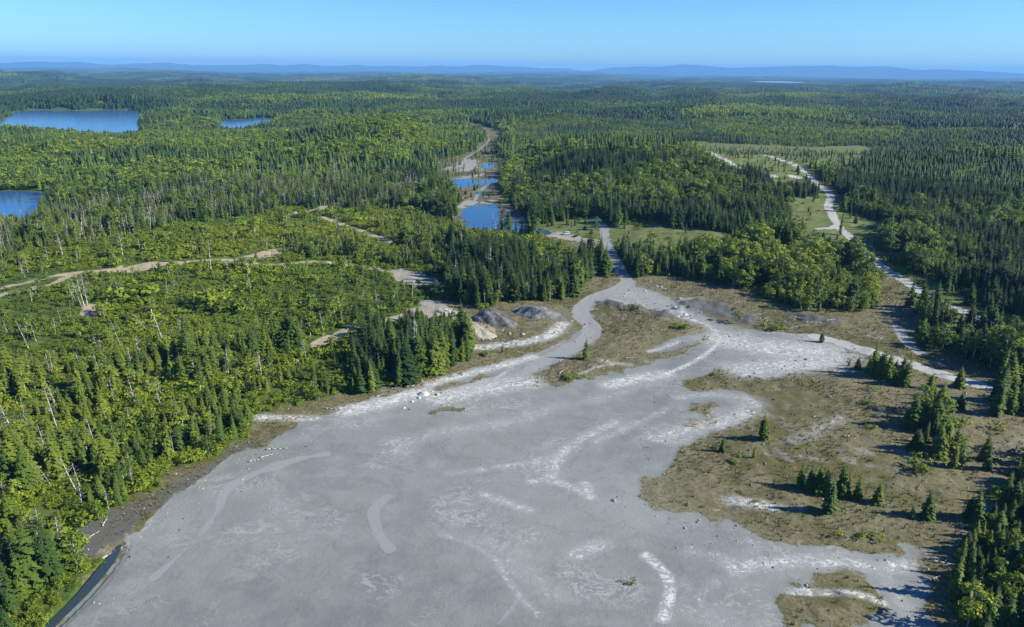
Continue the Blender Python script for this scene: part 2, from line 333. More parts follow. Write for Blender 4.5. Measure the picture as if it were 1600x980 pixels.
def terrain_base(x, y):
    d = np.hypot(x, y); az = np.arctan2(x, y)
    h = np.zeros(np.shape(x))
    for c, hh, a, b in g_hill:
        h = h + hh * np.exp(-(((x - c[0]) / a) ** 2 + ((y - c[1]) / b) ** 2))
    h = h * sstep(0, 75, -sdf(np.atleast_1d(x), np.atleast_1d(y), g_valley, 80)).reshape(np.shape(x))
    h = h + n_roll(x, y) * (5.0 * sstep(700, 1500, d) + 5 * sstep(1500, 3500, d)) + n_big(x, y) * (12 * sstep(1500, 5000, d) + 15 * sstep(4500, 8000, d)) - 12 * sstep(2500, 6000, d) - 14 * sstep(5000, 9000, d)
    basin = sstep(.22, .29, az) * (1 - sstep(.38, .46, az)) * sstep(4200, 6500, d) * (1 - sstep(12500, 14500, d))
    h = h * (1 - basin) - 2.0 * basin
    ridge = np.interp(az, sk_az, sk_el) * 34000 + 100.0
    h = h * (1 - .5 * sstep(12500, 16000, d)) + (ridge + n_big(x, y) * 12 + n_far(x, y) * 14) * np.exp(-((d - 34000) / 3500) ** 2) * sstep(20000, 26000, d)
    r2 = 60 + 35 * np.sin(az * 9 + 1) + 25 * np.sin(az * 23)
    return h + r2 * .9 * np.exp(-((d - 21000) / 1600) ** 2) * sstep(15000, 18000, d) + r2 * .35 * np.exp(-((d - 15000) / 900) ** 2) * sstep(12500, 13500, d)


def flat_poly(pts):
    """where the rays through traced points first meet the terrain"""
    out = []
    q = np.exp(np.linspace(math.log(30), math.log(14000), 1400))
    for a, b in pts:
        d = pix_dir(a, b); hd = math.hypot(d[0], d[1]); t = q / hd
        X_, Y_, Z_ = d[0] * t, d[1] * t, CAM[2] + d[2] * t
        below = Z_ < terrain_base(X_, Y_)
        n = int(np.argmax(below)) if below.any() else len(t) - 1
        if n > 0 and below.any():
            g0 = Z_[n - 1] - float(terrain_base(X_[n - 1:n], Y_[n - 1:n])[0]); g1 = Z_[n] - float(terrain_base(X_[n:n + 1], Y_[n:n + 1])[0])
            f = g0 / (g0 - g1 + 1e-9); out.append((X_[n - 1] + f * (X_[n] - X_[n - 1]), Y_[n - 1] + f * (Y_[n] - Y_[n - 1])))
        else: out.append((X_[n], Y_[n]))
    return np.array(out)

g_tail = smooth_poly(flat_poly(TAIL), 1)
g_isl = [smooth_poly(flat_poly(p), 2) for p in (ISL_A, ISL_B, ISL_C, ISL_D, ISL_E, ISL_G)]
g_cut = smooth_poly(flat_poly(POOLCUT), 2)
g_soil = [smooth_poly(flat_poly(p), 1) for p in SOILS]
g_mead = [smooth_poly(flat_poly(p), 1) for p in MEADOWS]
g_roads = [(n, l, w, k, smooth_line(flat_poly(p))) for n, l, w, k, p in ROADS]
g_tan = [smooth_poly(flat_poly(p), 1) for p in TANS]
g_dark = [smooth_poly(flat_poly(p), 1) for p in DARKS]
g_wet = [smooth_poly(flat_poly(p), 1) for p in WETS]
g_grav = [smooth_poly(flat_poly(p), 1) for p in GRAVELS]
g_pad = [smooth_poly(flat_poly(p), 1) for p in PADS]
WHITES += [(1.3, .95, [(1235, 925), (1290, 926), (1345, 930), (1378, 942)]), (2.5, .7, [(860, 745), (880, 700), (960, 660)]), (2.0, .55, [(700, 740), (780, 730), (850, 720)]), (2.5, .6, [(930, 690), (1000, 660), (1040, 640)]), (3, .6, [(1080, 860), (1120, 870), (1160, 885)]), (1.5, .6, [(780, 880), (800, 920), (840, 960)]), (1.5, .55, [(690, 835), (740, 850), (810, 900)]), (2, .6, [(1100, 960), (1090, 930), (1120, 910)])]
g_white = [(w * 1.15, s * 1.02, smooth_line(flat_poly(p))) for w, s, p in WHITES]
g_vein = [(w, s, smooth_line(flat_poly(p))) for w, s, p in VEINS]
g_pond = [(n, l, smooth_poly(flat_poly0(p, -.25), 2)) for n, l, p in PONDS]
# the far lake lies about ten kilometres out
fl = []
for a, r in [(17.2, 9400), (18.2, 9000), (19.6, 8900), (20.9, 9300), (20.8, 10800), (19.5, 11600), (18.0, 11400), (16.9, 10600)]:
    fl.append((r * math.sin(R(a)), r * math.cos(R(a))))
g_pond.append(('lake', 'thin pale lake far away below the blue hills', smooth_poly(fl, 2)))

def layers(x, y):
    """all ground masks at the points x, y"""
    wob = n_wob(x, y) * 1.1 + n_fine(x, y) * .55
    L = {}
    tail = sdf(x, y, g_tail) + wob * .8
    isl = np.full(x.shape, -40.0)
    for p in g_isl: isl = np.maximum(isl, sdf(x, y, p))
    isl = isl + wob
    isl = np.minimum(isl, -sdf(x, y, g_cut))
    soil = np.full(x.shape, -40.0)
    for p in g_soil: soil = np.maximum(soil, sdf(x, y, p))
    soil = np.where(sdf(x, y, g_cut) > 0, -1.0, soil) + wob
    L['tail_s'] = np.minimum(tail, -isl); L['soil_s'] = np.maximum(soil, isl); L['open_s'] = np.maximum(np.maximum(tail, soil), isl)
    def many(ps, w=1.0):
        s = np.full(x.shape, -40.0)
        for p in ps: s = np.maximum(s, sdf(x, y, p, 15))
        return s + wob * w
    verge = 15.0 - 9.5 * sstep(480, 800, np.hypot(x, y)) - line_near(x, y, g_roads[0][4], 30) + wob * 3.0
    verge = np.maximum(verge, 9.0 - line_near(x, y, g_roads[1][4], 25) + wob * 1.5)
    L['mead_s'] = np.maximum(many(g_mead, 1.5), verge); L['tan_s'] = many(g_tan, .6); L['dark_s'] = many(g_dark, .8); L['wet_s'] = many(g_wet, .5); L['grav_s'] = many(g_grav + g_pad, .8)
    pond = np.full(x.shape, -60.0)
    for n, l, p in g_pond: pond = np.maximum(pond, sdf(x, y, p, 60))
    L['pond_s'] = pond
    road = np.full(x.shape, -12.0); rid = np.full(x.shape, -1); rk = {'road': np.full(x.shape, -12.0), 'gravel': np.full(x.shape, -12.0), 'tan': np.full(x.shape, -12.0)}
    for i, (n, l, w, k, p) in enumerate(g_roads):
        s = w / 2 - line_near(x, y, p, w / 2 + 12) + wob * .25
        rid = np.where((s > road) & (s > 0), i, rid); road = np.maximum(road, s); rk[k] = np.maximum(rk[k], s)
    L['road_s'] = road; L['rid'] = rid; L['rk'] = rk
    wh = np.zeros(x.shape)
    for w, s, p in g_white: wh = np.maximum(wh, s * np.exp(-(line_near(x, y, p, w * 3.2) / w) ** 2) - s * 4e-5)
    ve = np.zeros(x.shape)
    for w, s, p in g_vein:
        ve = np.maximum(ve, s * np.clip((w - line_near(x, y, p, w + 2) + wob * .3) / .5 + .5, 0, 1))
    L['white'] = wh; L['vein'] = ve
    return L

def height(x, y, L):
    h = terrain_base(x, y)
    d = np.hypot(x, y)
    land = sstep(0, 14, -L['tail_s'])
    wild = sstep(0, 38, -L['open_s'])
    near = 1 - sstep(700, 1100, d)
    h = h + near * (land * .5 + wild * 1.3 + sstep(1, 7, -L['tail_s']) * n_fine(x, y) * .12 + n_small(x, y) * (.05 + .35 * wild))
    dark = sstep(-1.5, 3.5, L['dark_s'])
    h = h + dark * (1.1 + .16 * n_fine(x, y) + .25 * n_small(x, y)) * near
    pit = sstep(-14, 1.0, L['pond_s'])
    h = h * (1 - sstep(-60, -5, L['pond_s'])) + np.minimum(h, .1) * sstep(-60, -5, L['pond_s'])
    return h - pit * np.where(d > 3000, 4, .7) * sstep(-2, 2, L['pond_s'])

# ------------------------------------------------------------------ materials
class NT:
    def __init__(self, name):
        self.m = bpy.data.materials.new(name); self.m.use_nodes = True
        self.t = self.m.node_tree; self.t.nodes.clear()
        self.out = self.n('ShaderNodeOutputMaterial')
    def n(self, typ, **kw):
        x = self.t.nodes.new(typ)
        for k, v in kw.items(): setattr(x, k, v)
        return x
    def put(self, sock, v):
        if isinstance(v, bpy.types.NodeSocket): self.t.links.new(v, sock)
        elif isinstance(v, (tuple, list)) and len(v) == 3 and sock.type == 'RGBA': sock.default_value = (*v, 1)
        else: sock.default_value = v
    def math(self, op, a, b=0.0, c=None, clamp=False):
        x = self.n('ShaderNodeMath', operation=op, use_clamp=clamp)
        self.put(x.inputs[0], a); self.put(x.inputs[1], b)
        if c is not None: self.put(x.inputs[2], c)
        return x.outputs[0]
    def mix(self, f, a, b):
        x = self.n('ShaderNodeMix', data_type='RGBA')
        self.put(x.inputs[0], f); self.put(x.inputs[6], a); self.put(x.inputs[7], b)
        return x.outputs[2]
    def noise(self, scale, detail=3, rough=.55, vec=None, dist=0.0):
        x = self.n('ShaderNodeTexNoise')
        x.inputs['Scale'].default_value = scale; x.inputs['Detail'].default_value = detail; x.inputs['Roughness'].default_value = rough; x.inputs['Distortion'].default_value = dist
        if vec is not None: self.t.links.new(vec, x.inputs['Vector'])
        return x.outputs['Fac']
    def ss(self, a, b, x):
        r = self.n('ShaderNodeMapRange', interpolation_type='SMOOTHSTEP')
        self.put(r.inputs['Value'], x); r.inputs['From Min'].default_value = a; r.inputs['From Max'].default_value = b
        return r.outputs['Result']
    def pos(self): return self.n('ShaderNodeNewGeometry').outputs['Position']
    def mapped(self, vec, rot=0.0, sc=(1, 1, 1)):
        x = self.n('ShaderNodeMapping'); self.t.links.new(vec, x.inputs['Vector'])
        x.inputs['Rotation'].default_value = (0, 0, rot); x.inputs['Scale'].default_value = sc
        return x.outputs[0]
    def bsdf(self, col, rough=.9, spec=.2, **kw):
        b = self.n('ShaderNodeBsdfPrincipled')
        self.put(b.inputs['Base Color'], col); self.put(b.inputs['Roughness'], rough); self.put(b.inputs['Specular IOR Level'], spec)
        for k, v in kw.items(): self.put(b.inputs[k], v)
        self.t.links.new(b.outputs[0], self.out.inputs['Surface'])
        return b
    def bump(self, h, strength, dist, b):
        x = self.n('ShaderNodeBump'); x.inputs['Strength'].default_value = strength; x.inputs['Distance'].default_value = dist
        self.put(x.inputs['Height'], h); self.t.links.new(x.outputs[0], b.inputs['Normal'])

def ground_material():
    g = NT('ground_cover')
    P = g.pos()
    A = g.n('ShaderNodeAttribute', attribute_name='mask_a'); B = g.n('ShaderNodeAttribute', attribute_name='mask_b'); C = g.n('ShaderNodeAttribute', attribute_name='mask_c')
    def ch(a):
        s = g.n('ShaderNodeSeparateColor'); g.t.links.new(a.outputs['Color'], s.inputs[0])
        return s.outputs[0], s.outputs[1], s.outputs[2], a.outputs['Alpha']
    tail, soil, white, road = ch(A); grass, dark, tan, wet = ch(B); grav, vein, gravelroad, tanroad = ch(C)
    lo = g.noise(.018, 4, .6, P); med = g.noise(.16, 5, .62, P); fine = g.noise(.9, 4, .65, P); grit = g.noise(3.2, 3, .7, P)
    jit = g.math('ADD', g.math('MULTIPLY', g.math('SUBTRACT', med, .5), .55), g.math('MULTIPLY', g.math('SUBTRACT', fine, .5), .5))
    def edge(mk, w=.12): return g.ss(.5 - w, .5 + w, g.math('ADD', mk, jit))
    # forest floor
    col = g.mix(g.ss(.35, .65, med), (.044, .070, .014), (.085, .118, .022))
    col = g.mix(g.ss(.62, .75, fine), col, (.10, .085, .055))
    # meadow
    gcol = g.mix(g.ss(.35, .65, med), (.082, .118, .030), (.140, .150, .058))
    gcol = g.mix(g.ss(.58, .7, lo), gcol, (.19, .172, .105))
    # brown gravelly flats
    s1 = g.mix(g.ss(.3, .7, fine), (.096, .085, .042), (.178, .160, .098))
    s1 = g.mix(g.ss(.47, .59, g.math('ADD', g.math('MULTIPLY', lo, .6), g.math('MULTIPLY', med, .4))), s1, g.mix(fine, (.068, .064, .024), (.112, .108, .038)))
    s1 = g.mix(g.ss(.60, .72, g.noise(.07, 4, .6, P)), s1, (.21, .20, .19))
    s1 = g.mix(g.ss(.63, .73, grit), s1, (.30, .28, .245))
    s1 = g.mix(g.ss(.42, .30, grit), s1, (.035, .032, .02))
    s1 = g.mix(g.ss(.64, .70, g.noise(.45, 5, .7, P, 1.2)), s1, (.29, .275, .25))
    # grey tailings
    t1 = g.mix(g.ss(.3, .7, lo), (.130, .145, .142), (.185, .196, .188))
    t1 = g.mix(g.math('MULTIPLY', g.ss(.35, .75, med), .6), t1, (.225, .237, .229))
    t1 = g.mix(g.math('MULTIPLY', g.ss(.40, .30, fine), .22), t1, (.12, .126, .13))
    t1 = g.mix(g.math('MULTIPLY', g.ss(.60, .70, grit), .4), t1, (.34, .345, .345))
    # wispy salts: thin warped filaments
    V = g.mapped(P, R(-30), (.72, 1.0, 1.0))
    wsp = g.noise(.22, 6, .68, V, 1.6)
    fil = g.math('ABSOLUTE', g.math('SUBTRACT', wsp, .5))
    filament = g.ss(.035, .0, fil)
    speck = g.ss(.52, .62, g.noise(.75, 5, .7, V, .8))
    wv = g.math('MULTIPLY', white, g.math('ADD', .52, g.math('ADD', g.math('MULTIPLY', filament, .55), g.math('MULTIPLY', speck, .42))))
    wfac = g.ss(.42, 1.02, g.math('ADD', wv, g.math('MULTIPLY', jit, .35)))
    thin = g.math('MULTIPLY', g.math('MULTIPLY', filament, g.ss(.50, .66, g.noise(.045, 3, .5, P))), .55)
    big = g.noise(.0085, 4, .6, P, .6)
    t1 = g.mix(g.math('MULTIPLY', g.ss(.42, .62, big), .55), t1, (.245, .256, .247))
    t1 = g.mix(g.math('MULTIPLY', g.ss(.46, .34, big), .4), t1, (.112, .130, .130))
    rill = g.ss(.025, .0, g.math('ABSOLUTE', g.math('SUBTRACT', g.noise(.06, 5, .6, P, 1.0), .5)))
    t1 = g.mix(g.math('MULTIPLY', rill, .3), t1, (.12, .132, .132))
    t1 = g.mix(thin, t1, (.42, .42, .415))
    t1 = g.mix(g.math('MULTIPLY', g.ss(.35, .65, g.math('ADD', vein, g.math('MULTIPLY', jit, .9))), .8), t1, (.235, .247, .250))
    col = g.mix(edge(grass, .2), col, gcol)
    col = g.mix(edge(soil, .18), col, s1)
    col = g.mix(edge(grav), col, g.mix(fine, (.20, .195, .185), (.30, .285, .265)))
    dcol = g.mix(fine, (.055, .055, .054), (.135, .132, .126))
    col = g.mix(edge(dark), col, dcol)
    wcol = g.mix(g.ss(.4, .7, fine), (.105, .102, .092), (.080, .082, .050))
    col = g.mix(edge(wet, .2), col, wcol)
    col = g.mix(edge(tail, .07), col, t1)
    tcol = g.mix(fine, (.27, .218, .145), (.37, .315, .235))
    col = g.mix(edge(tan), col, tcol)
    col = g.mix(edge(tanroad, .15), col, tcol)
    col = g.mix(edge(gravelroad, .2), col, g.mix(fine, (.20, .205, .208), (.27, .272, .27)))
    col = g.mix(edge(road, .15), col, g.mix(fine, (.29, .285, .275), (.40, .392, .38)))
    col = g.mix(g.math('MULTIPLY', g.ss(.15, .9, g.math('ADD', white, g.math('MULTIPLY', jit, .5))), .45), col, (.33, .335, .335))
    col = g.mix(wfac, col, g.mix(fine, (.47, .468, .455), (.60, .598, .585)))
    b = g.bsdf(col, .92, .15)
    hgt = g.math('ADD', g.math('MULTIPLY', fine, .6), g.math('MULTIPLY', grit, .4))
    hgt = g.math('ADD', hgt, g.math('MULTIPLY', wsp, .5))
    hgt = g.math('MULTIPLY', hgt, g.math('SUBTRACT', 1.0, g.math('MULTIPLY', g.ss(.3, .7, tail), .42)))
    g.bump(hgt, .75, .35, b)
    return g.m
M_ground = ground_material()
def hills_material():
    g = NT('wooded_hills'); P = g.pos()
    a = g.noise(.0016, 5, .65, P); b_ = g.noise(.006, 4, .65, P)
    c = g.mix(g.ss(.4, .62, a), (.016, .026, .012), (.045, .066, .020)); c = g.mix(g.ss(.62, .72, b_), c, (.075, .085, .035))  # greens darkened to include the canopy's self-shadow, no trees stand here
    b = g.bsdf(c, .95, .1); g.bump(b_, .8, 30.0, b)
    return g.m
M_hills = hills_material()

def leaf_material(name, cols, translucent=.25, rough=.65):
    g = NT(name)
    a = g.n('ShaderNodeAttribute', attribute_type='INSTANCER', attribute_name='tint')
    t = a.outputs['Fac']
    ramp = g.n('ShaderNodeValToRGB'); g.t.links.new(t, ramp.inputs[0])
    el = ramp.color_ramp.elements
    for i, c in enumerate(cols):
        p = i / (len(cols) - 1)
        e = el[i] if i < 2 else el.new(p)
        e.position = p; e.color = (*c, 1)
    # leaf to leaf variation that belongs to the foliage itself
    nz = g.noise(1.3, 2, .6, g.n('ShaderNodeTexCoord').outputs['Object'])
    hv = g.n('ShaderNodeHueSaturation'); hv.inputs['Saturation'].default_value = 1.0
    g.put(hv.inputs['Value'], g.math('ADD', .62, g.math('MULTIPLY', nz, .76))); g.put(hv.inputs['Hue'], g.math('ADD', .485, g.math('MULTIPLY', nz, .03)))
    g.t.links.new(ramp.outputs[0], hv.inputs['Color'])
    b = g.n('ShaderNodeBsdfPrincipled'); g.t.links.new(hv.outputs[0], b.inputs['Base Color']); b.inputs['Roughness'].default_value = rough; b.inputs['Specular IOR Level'].default_value = .25
    tr = g.n('ShaderNodeBsdfTranslucent'); g.t.links.new(hv.outputs[0], tr.inputs[0])
    mx = g.n('ShaderNodeMixShader'); mx.inputs[0].default_value = translucent
    g.t.links.new(b.outputs[0], mx.inputs[1]); g.t.links.new(tr.outputs[0], mx.inputs[2]); g.t.links.new(mx.outputs[0], g.out.inputs['Surface'])
    return g.m
M_needle = leaf_material('spruce_needles', [(.018, .042, .011), (.052, .094, .015), (.145, .190, .022)], .10)
M_leaf = leaf_material('broad_leaves', [(.060, .110, .016), (.140, .205, .022), (.27, .325, .032)], .3)
M_shrub = leaf_material('shrub_leaves', [(.078, .130, .013), (.145, .208, .016), (.225, .272, .023)], .25)
M_ashen = leaf_material('thin_grey_foliage', [(.075, .085, .055), (.11, .115, .085), (.14, .14, .11)], .2)

def simple(name, c1, c2, scale=1.0, rough=.85, spec=.2, bump=0.0, stretch=(1, 1, 1)):
    g = NT(name)
    v = g.mapped(g.n('ShaderNodeTexCoord').outputs['Object'], 0, stretch)
    nz = g.noise(scale, 4, .6, v)
    b = g.bsdf(g.mix(g.ss(.3, .7, nz), c1, c2), rough, spec)
    if bump: g.bump(nz, bump, .1, b)
    return g.m
M_bark = simple('spruce_bark', (.07, .055, .042), (.13, .105, .085), 2.0, bump=.5, stretch=(3, 3, .6))
M_pale = simple('pale_bark', (.30, .29, .26), (.48, .47, .43), 1.4, stretch=(2, 2, 1))
M_dead = simple('weathered_wood', (.20, .19, .175), (.44, .42, .39), .9, stretch=(2, 2, .5))
M_darkrock = simple('dark_waste_rock', (.075, .077, .079), (.19, .19, .19), 1.1, bump=.9)
M_rock = simple('pale_rock', (.22, .20, .18), (.44, .41, .37), .8, bump=.7)
M_pinkrock = simple('buff_rock', (.20, .175, .145), (.38, .35, .31), .8, bump=.8)
M_white = simple('whitish_rock', (.36, .355, .345), (.58, .57, .555), .8, bump=.5)
M_dry = simple('dry_grass', (.10, .095, .035), (.20, .165, .075), 1.0)
M_log = simple('bleached_log', (.26, .24, .21), (.5, .47, .42), .8, stretch=(4, 1, 4))

def water_material(name, col, rough=.06, bump=.06, scale=1.2):
    g = NT(name)
    b = g.bsdf(col, rough, .5); b.inputs['IOR'].default_value = 1.33
    nz = g.noise(scale, 3, .5, g.mapped(g.pos(), R(20), (1, .5, 1)))
    g.bump(nz, bump, .3, b)
    return g.m
M_pond = water_material('pond_water', (.030, .080, .165))
M_lake = water_material('lake_water', (.030, .095, .235), .16, .06, .5)
M_farlake = water_material('lake_water_painted_sky', (.30, .36, .42), .3, .3, .05)  # pale base colour carries the sky reflection seen at a grazing angle
M_pool = water_material('dark_shore_water', (.030, .050, .062), .1)

# ------------------------------------------------------------------ ground: one height field, split by what covers it
az = np.concatenate([np.linspace(-62, -44, 40, endpoint=False), np.arange(-44, 44, .135), np.linspace(44, 62, 40)])
az = np.radians(az)
ds = [45.0]
while ds[-1] < 42000:
    d0 = ds[-1]; ds.append(d0 + min(max(.35, 2.5 * d0 * d0 / (F_PX * 100)), .022 * d0))
ds = np.array(ds)
AZ, DD = np.meshgrid(az, ds)
GX, GY = (DD * np.sin(AZ)).ravel(), (DD * np.cos(AZ)).ravel()
GL = layers(GX, GY)
GZ = height(GX, GY, GL)
def m01(s, w): return np.clip(.5 + s / (2 * w), 0, 1)
far_w = 1 + DD.ravel() / 2500
mask_a = np.stack([m01(GL['tail_s'], 4.0), m01(GL['soil_s'], 2.5), np.clip(GL['white'], 0, 1.2), m01(GL['rk']['road'], 1.0 * far_w)], 1)
mask_b = np.stack([m01(GL['mead_s'], 4), m01(GL['dark_s'], 1.8), m01(GL['tan_s'], 1.5), m01(GL['wet_s'], 1.5)], 1)
mask_c = np.stack([m01(GL['grav_s'], 1.5), GL['vein'], m01(GL['rk']['gravel'], 1.2 * far_w), m01(GL['rk']['tan'], .9 * far_w)], 1)
nr, nc = DD.shape
i0 = (np.arange(nr - 1)[:, None] * nc + np.arange(nc - 1)[None, :]).ravel()
quads = np.stack([i0, i0 + 1, i0 + nc + 1, i0 + nc], 1)
cls = np.zeros(len(GX), dtype=np.int32)                 # 0 forest floor
cls[GL['mead_s'] > 0] = 1
cls[GL['soil_s'] > 0] = 2
cls[GL['tail_s'] > 0] = 3
has = (GL['rid'] >= 0) & (DD.ravel() < 2500)
cls[has] = 10 + GL['rid'][has]
cls[(DD.ravel() > 15000) & (GL['pond_s'] < 0)] = 4
qc = cls[quads[:, 0]]
names = {0: ('ground', 'forest floor of dark green undergrowth across the whole countryside', 'ground'), 1: ('meadow', 'pale green grassy clearings in the forest and along the roads', 'meadow'),
         2: ('gravel_flats', 'brown gravelly flats and bare banks round the grey tailings', 'ground'), 3: ('tailings', 'wide flat sheet of grey mine tailings with whitish salt streaks', 'tailings'),
         4: ('hills', 'blue wooded hills along the horizon', 'hills')}
for i, (n, l, w, k, p) in enumerate(g_roads): names[10 + i] = (n, l, 'road' if n == 'road' else 'track')
XYZ = np.stack([GX, GY, GZ], 1)
for c, (n, l, cat) in names.items():
    q = quads[qc == c]
    if len(q) == 0: continue
    u, inv = np.unique(q.ravel(), return_inverse=True)
    me = np_mesh(n, XYZ[u], inv.reshape(-1, 4), M_hills if c == 4 else M_ground, smooth=True)
    for an, arr in (('mask_a', mask_a), ('mask_b', mask_b), ('mask_c', mask_c)):
        at = me.color_attributes.new(an, 'FLOAT_COLOR', 'POINT')
        at.data.foreach_set('color', arr[u].astype(np.float32).ravel())
    o = link(bpy.data.objects.new(n, me))
    tag(o, l, cat, kind='structure')

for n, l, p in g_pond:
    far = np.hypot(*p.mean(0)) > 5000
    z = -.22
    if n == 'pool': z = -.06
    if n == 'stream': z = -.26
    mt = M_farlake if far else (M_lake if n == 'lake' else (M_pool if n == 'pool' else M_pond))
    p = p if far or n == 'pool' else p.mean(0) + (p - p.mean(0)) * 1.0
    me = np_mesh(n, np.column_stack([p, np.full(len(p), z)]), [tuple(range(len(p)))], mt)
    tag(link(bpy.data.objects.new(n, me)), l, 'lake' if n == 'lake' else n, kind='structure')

# ------------------------------------------------------------------ plant shapes
class MB:
    def __init__(self): self.v = []; self.f = []; self.m = []
    def add(self, vs, fs, mi=0):
        b = len(self.v); self.v += [tuple(x) for x in vs]; self.f += [tuple(b + i for i in f) for f in fs]; self.m += [mi] * len(fs)
    def cone(self, a, b, r0, r1, n=5, mi=0):
        a = np.array(a, float); b = np.array(b, float); ax = b - a; ax /= np.linalg.norm(ax) + 1e-9
        t = np.array([1, 0, 0]) if abs(ax[0]) < .8 else np.array([0, 1, 0])
        u = np.cross(ax, t); u /= np.linalg.norm(u); w = np.cross(ax, u)
        vs = [a + r0 * (math.cos(k * 2 * math.pi / n) * u + math.sin(k * 2 * math.pi / n) * w) for k in range(n)] + [b + r1 * (math.cos(k * 2 * math.pi / n) * u + math.sin(k * 2 * math.pi / n) * w) for k in range(n)]
        self.add(vs, [(k, (k + 1) % n, n + (k + 1) % n, n + k) for k in range(n)] + [tuple(range(n - 1, -1, -1)), tuple(range(n, 2 * n))], mi)
    def mesh(self, name, mats, smooth=False): return np_mesh(name, self.v, self.f, mats=mats, midx=self.m, smooth=smooth)
    def join(self, o, mi=0):
        b = len(self.v); self.v += o.v; self.f += [tuple(b + i for i in f) for f in o.f]; self.m += [mi] * len(o.f)

def spruce_parts(seed, thin=1.0, gaps=.1):
    """10 m spruce: tapered trunk, whorls of drooping sprays"""
    r = random.Random(seed)
    tr = MB(); tr.cone((0, 0, -.4), (0, 0, 5), .17, .10, 6); tr.cone((0, 0, 5), (0, 0, 9.6), .10, .015, 5)
    cr = MB()
    n = 19; H0 = r.uniform(.35, 1.1); Rm = r.uniform(2.0, 2.55) * thin
    off = r.uniform(0, 6)
    for i in range(n):
        t = i / (n - 1); z = H0 + (9.75 - H0) * t ** .93
        rad = Rm * ((1 - t) ** .82 * (.55 + .45 * min(1, t * 5 + .45))) * r.uniform(.82, 1.15) + .10
        k = max(4, int(round(10 - 5 * t)))
        for j in range(k):
            if r.random() < gaps: continue
            a = off + i * 2.4 + j * 2 * math.pi / k + r.uniform(-.25, .25)
            L = rad * r.uniform(.7, 1.2); dz = -L * r.uniform(.28, .52) + t * .25
            d = np.array([math.cos(a), math.sin(a), 0]); s = np.array([-math.sin(a), math.cos(a), 0])
            w = L * r.uniform(.26, .38)
            root = np.array([0, 0, z + .12]); mid = d * L * .55 + np.array([0, 0, z + dz * .35 + .10]); tip = d * L + np.array([0, 0, z + dz])
            ml = mid + s * w + np.array([0, 0, -.16 * L]); mr = mid - s * w + np.array([0, 0, -.16 * L])
            cr.add([root, ml, tip, mr, mid], [(0, 1, 4), (1, 2, 4), (2, 3, 4), (3, 0, 4)])
            for sg in (1, -1):                       # side sprays
                if r.random() < .7 and L > .5:
                    b0 = d * L * .35 + np.array([0, 0, z + dz * .2 + .05]); tp = d * L * r.uniform(.7, .85) + s * sg * L * r.uniform(.35, .5) + np.array([0, 0, z + dz * .9 - .05])
                    md = (b0 + tp) / 2 + np.array([0, 0, .08]); q = d * w * .5
                    cr.add([b0, md + q, tp, md - q - np.array([0, 0, .1])], [(0, 1, 2), (0, 2, 3)])
    cr.cone((0, 0, 9.3), (0, 0, 10.1), .10, .01, 4)
    return tr, cr

def leafy(cr, r, centres, n, size, squash=.75):
    for (c, rad) in centres:
        for _ in range(max(3, int(n * rad ** 2))):
            v = np.array([r.gauss(0, 1), r.gauss(0, 1), r.gauss(0, 1)]); v /= np.linalg.norm(v) + 1e-9
            if v[2] < -.35: v[2] *= -.6
            q = r.uniform(.55, 1.05) ** .6
            p = np.array(c) + v * rad * q * np.array([1, 1, squash])
            nr_ = v + np.array([r.gauss(0, .5), r.gauss(0, .5), r.gauss(0, .5) + .3]); nr_ /= np.linalg.norm(nr_) + 1e-9
            t = np.cross(nr_, [r.gauss(0, 1), r.gauss(0, 1), r.gauss(0, 1)]); t /= np.linalg.norm(t) + 1e-9
            b = np.cross(nr_, t); s = size * r.uniform(.6, 1.3)
            cr.add([p + t * s, p + b * s * .55 - nr_ * s * .12, p - t * s * .8, p - b * s * .6 - nr_ * s * .1], [(0, 1, 2, 3)])

def broad_parts(seed, dens=34, size=.36):
    """10 m aspen or birch: pale trunk forking into limbs, lobed crown of leaf clumps"""
    r = random.Random(seed)
    tr = MB(); cr = MB(); lean = np.array([r.uniform(-.3, .3), r.uniform(-.3, .3), 0])
    top = lean * 2 + np.array([0, 0, 8.6])
    tr.cone((0, 0, -.4), lean + np.array([0, 0, 4.5]), .15, .10, 6); tr.cone(lean + np.array([0, 0, 4.5]), top, .10, .02, 5)
    cs = [(top + np.array([0, 0, .3]), r.uniform(.7, .95))]
    for k in range(r.randint(11, 14)):
        t = r.uniform(0, 1); z = 2.4 + 6.0 * t; a = k * 2.4 + r.uniform(-.4, .4)
        ra = (1.75 * math.sin(math.pi * (.22 + .68 * (1 - t))) ** .8) * r.uniform(.5, 1.0)
        c = lean * (z / 4.5) + np.array([ra * math.cos(a), ra * math.sin(a), z])
        cs.append((c, r.uniform(.75, 1.25)))
        tr.cone(lean * ((z - 1.2) / 4.5) + np.array([0, 0, z - 1.2]), c, .055, .015, 4)
    leafy(cr, r, cs, dens, size)
    return tr, cr

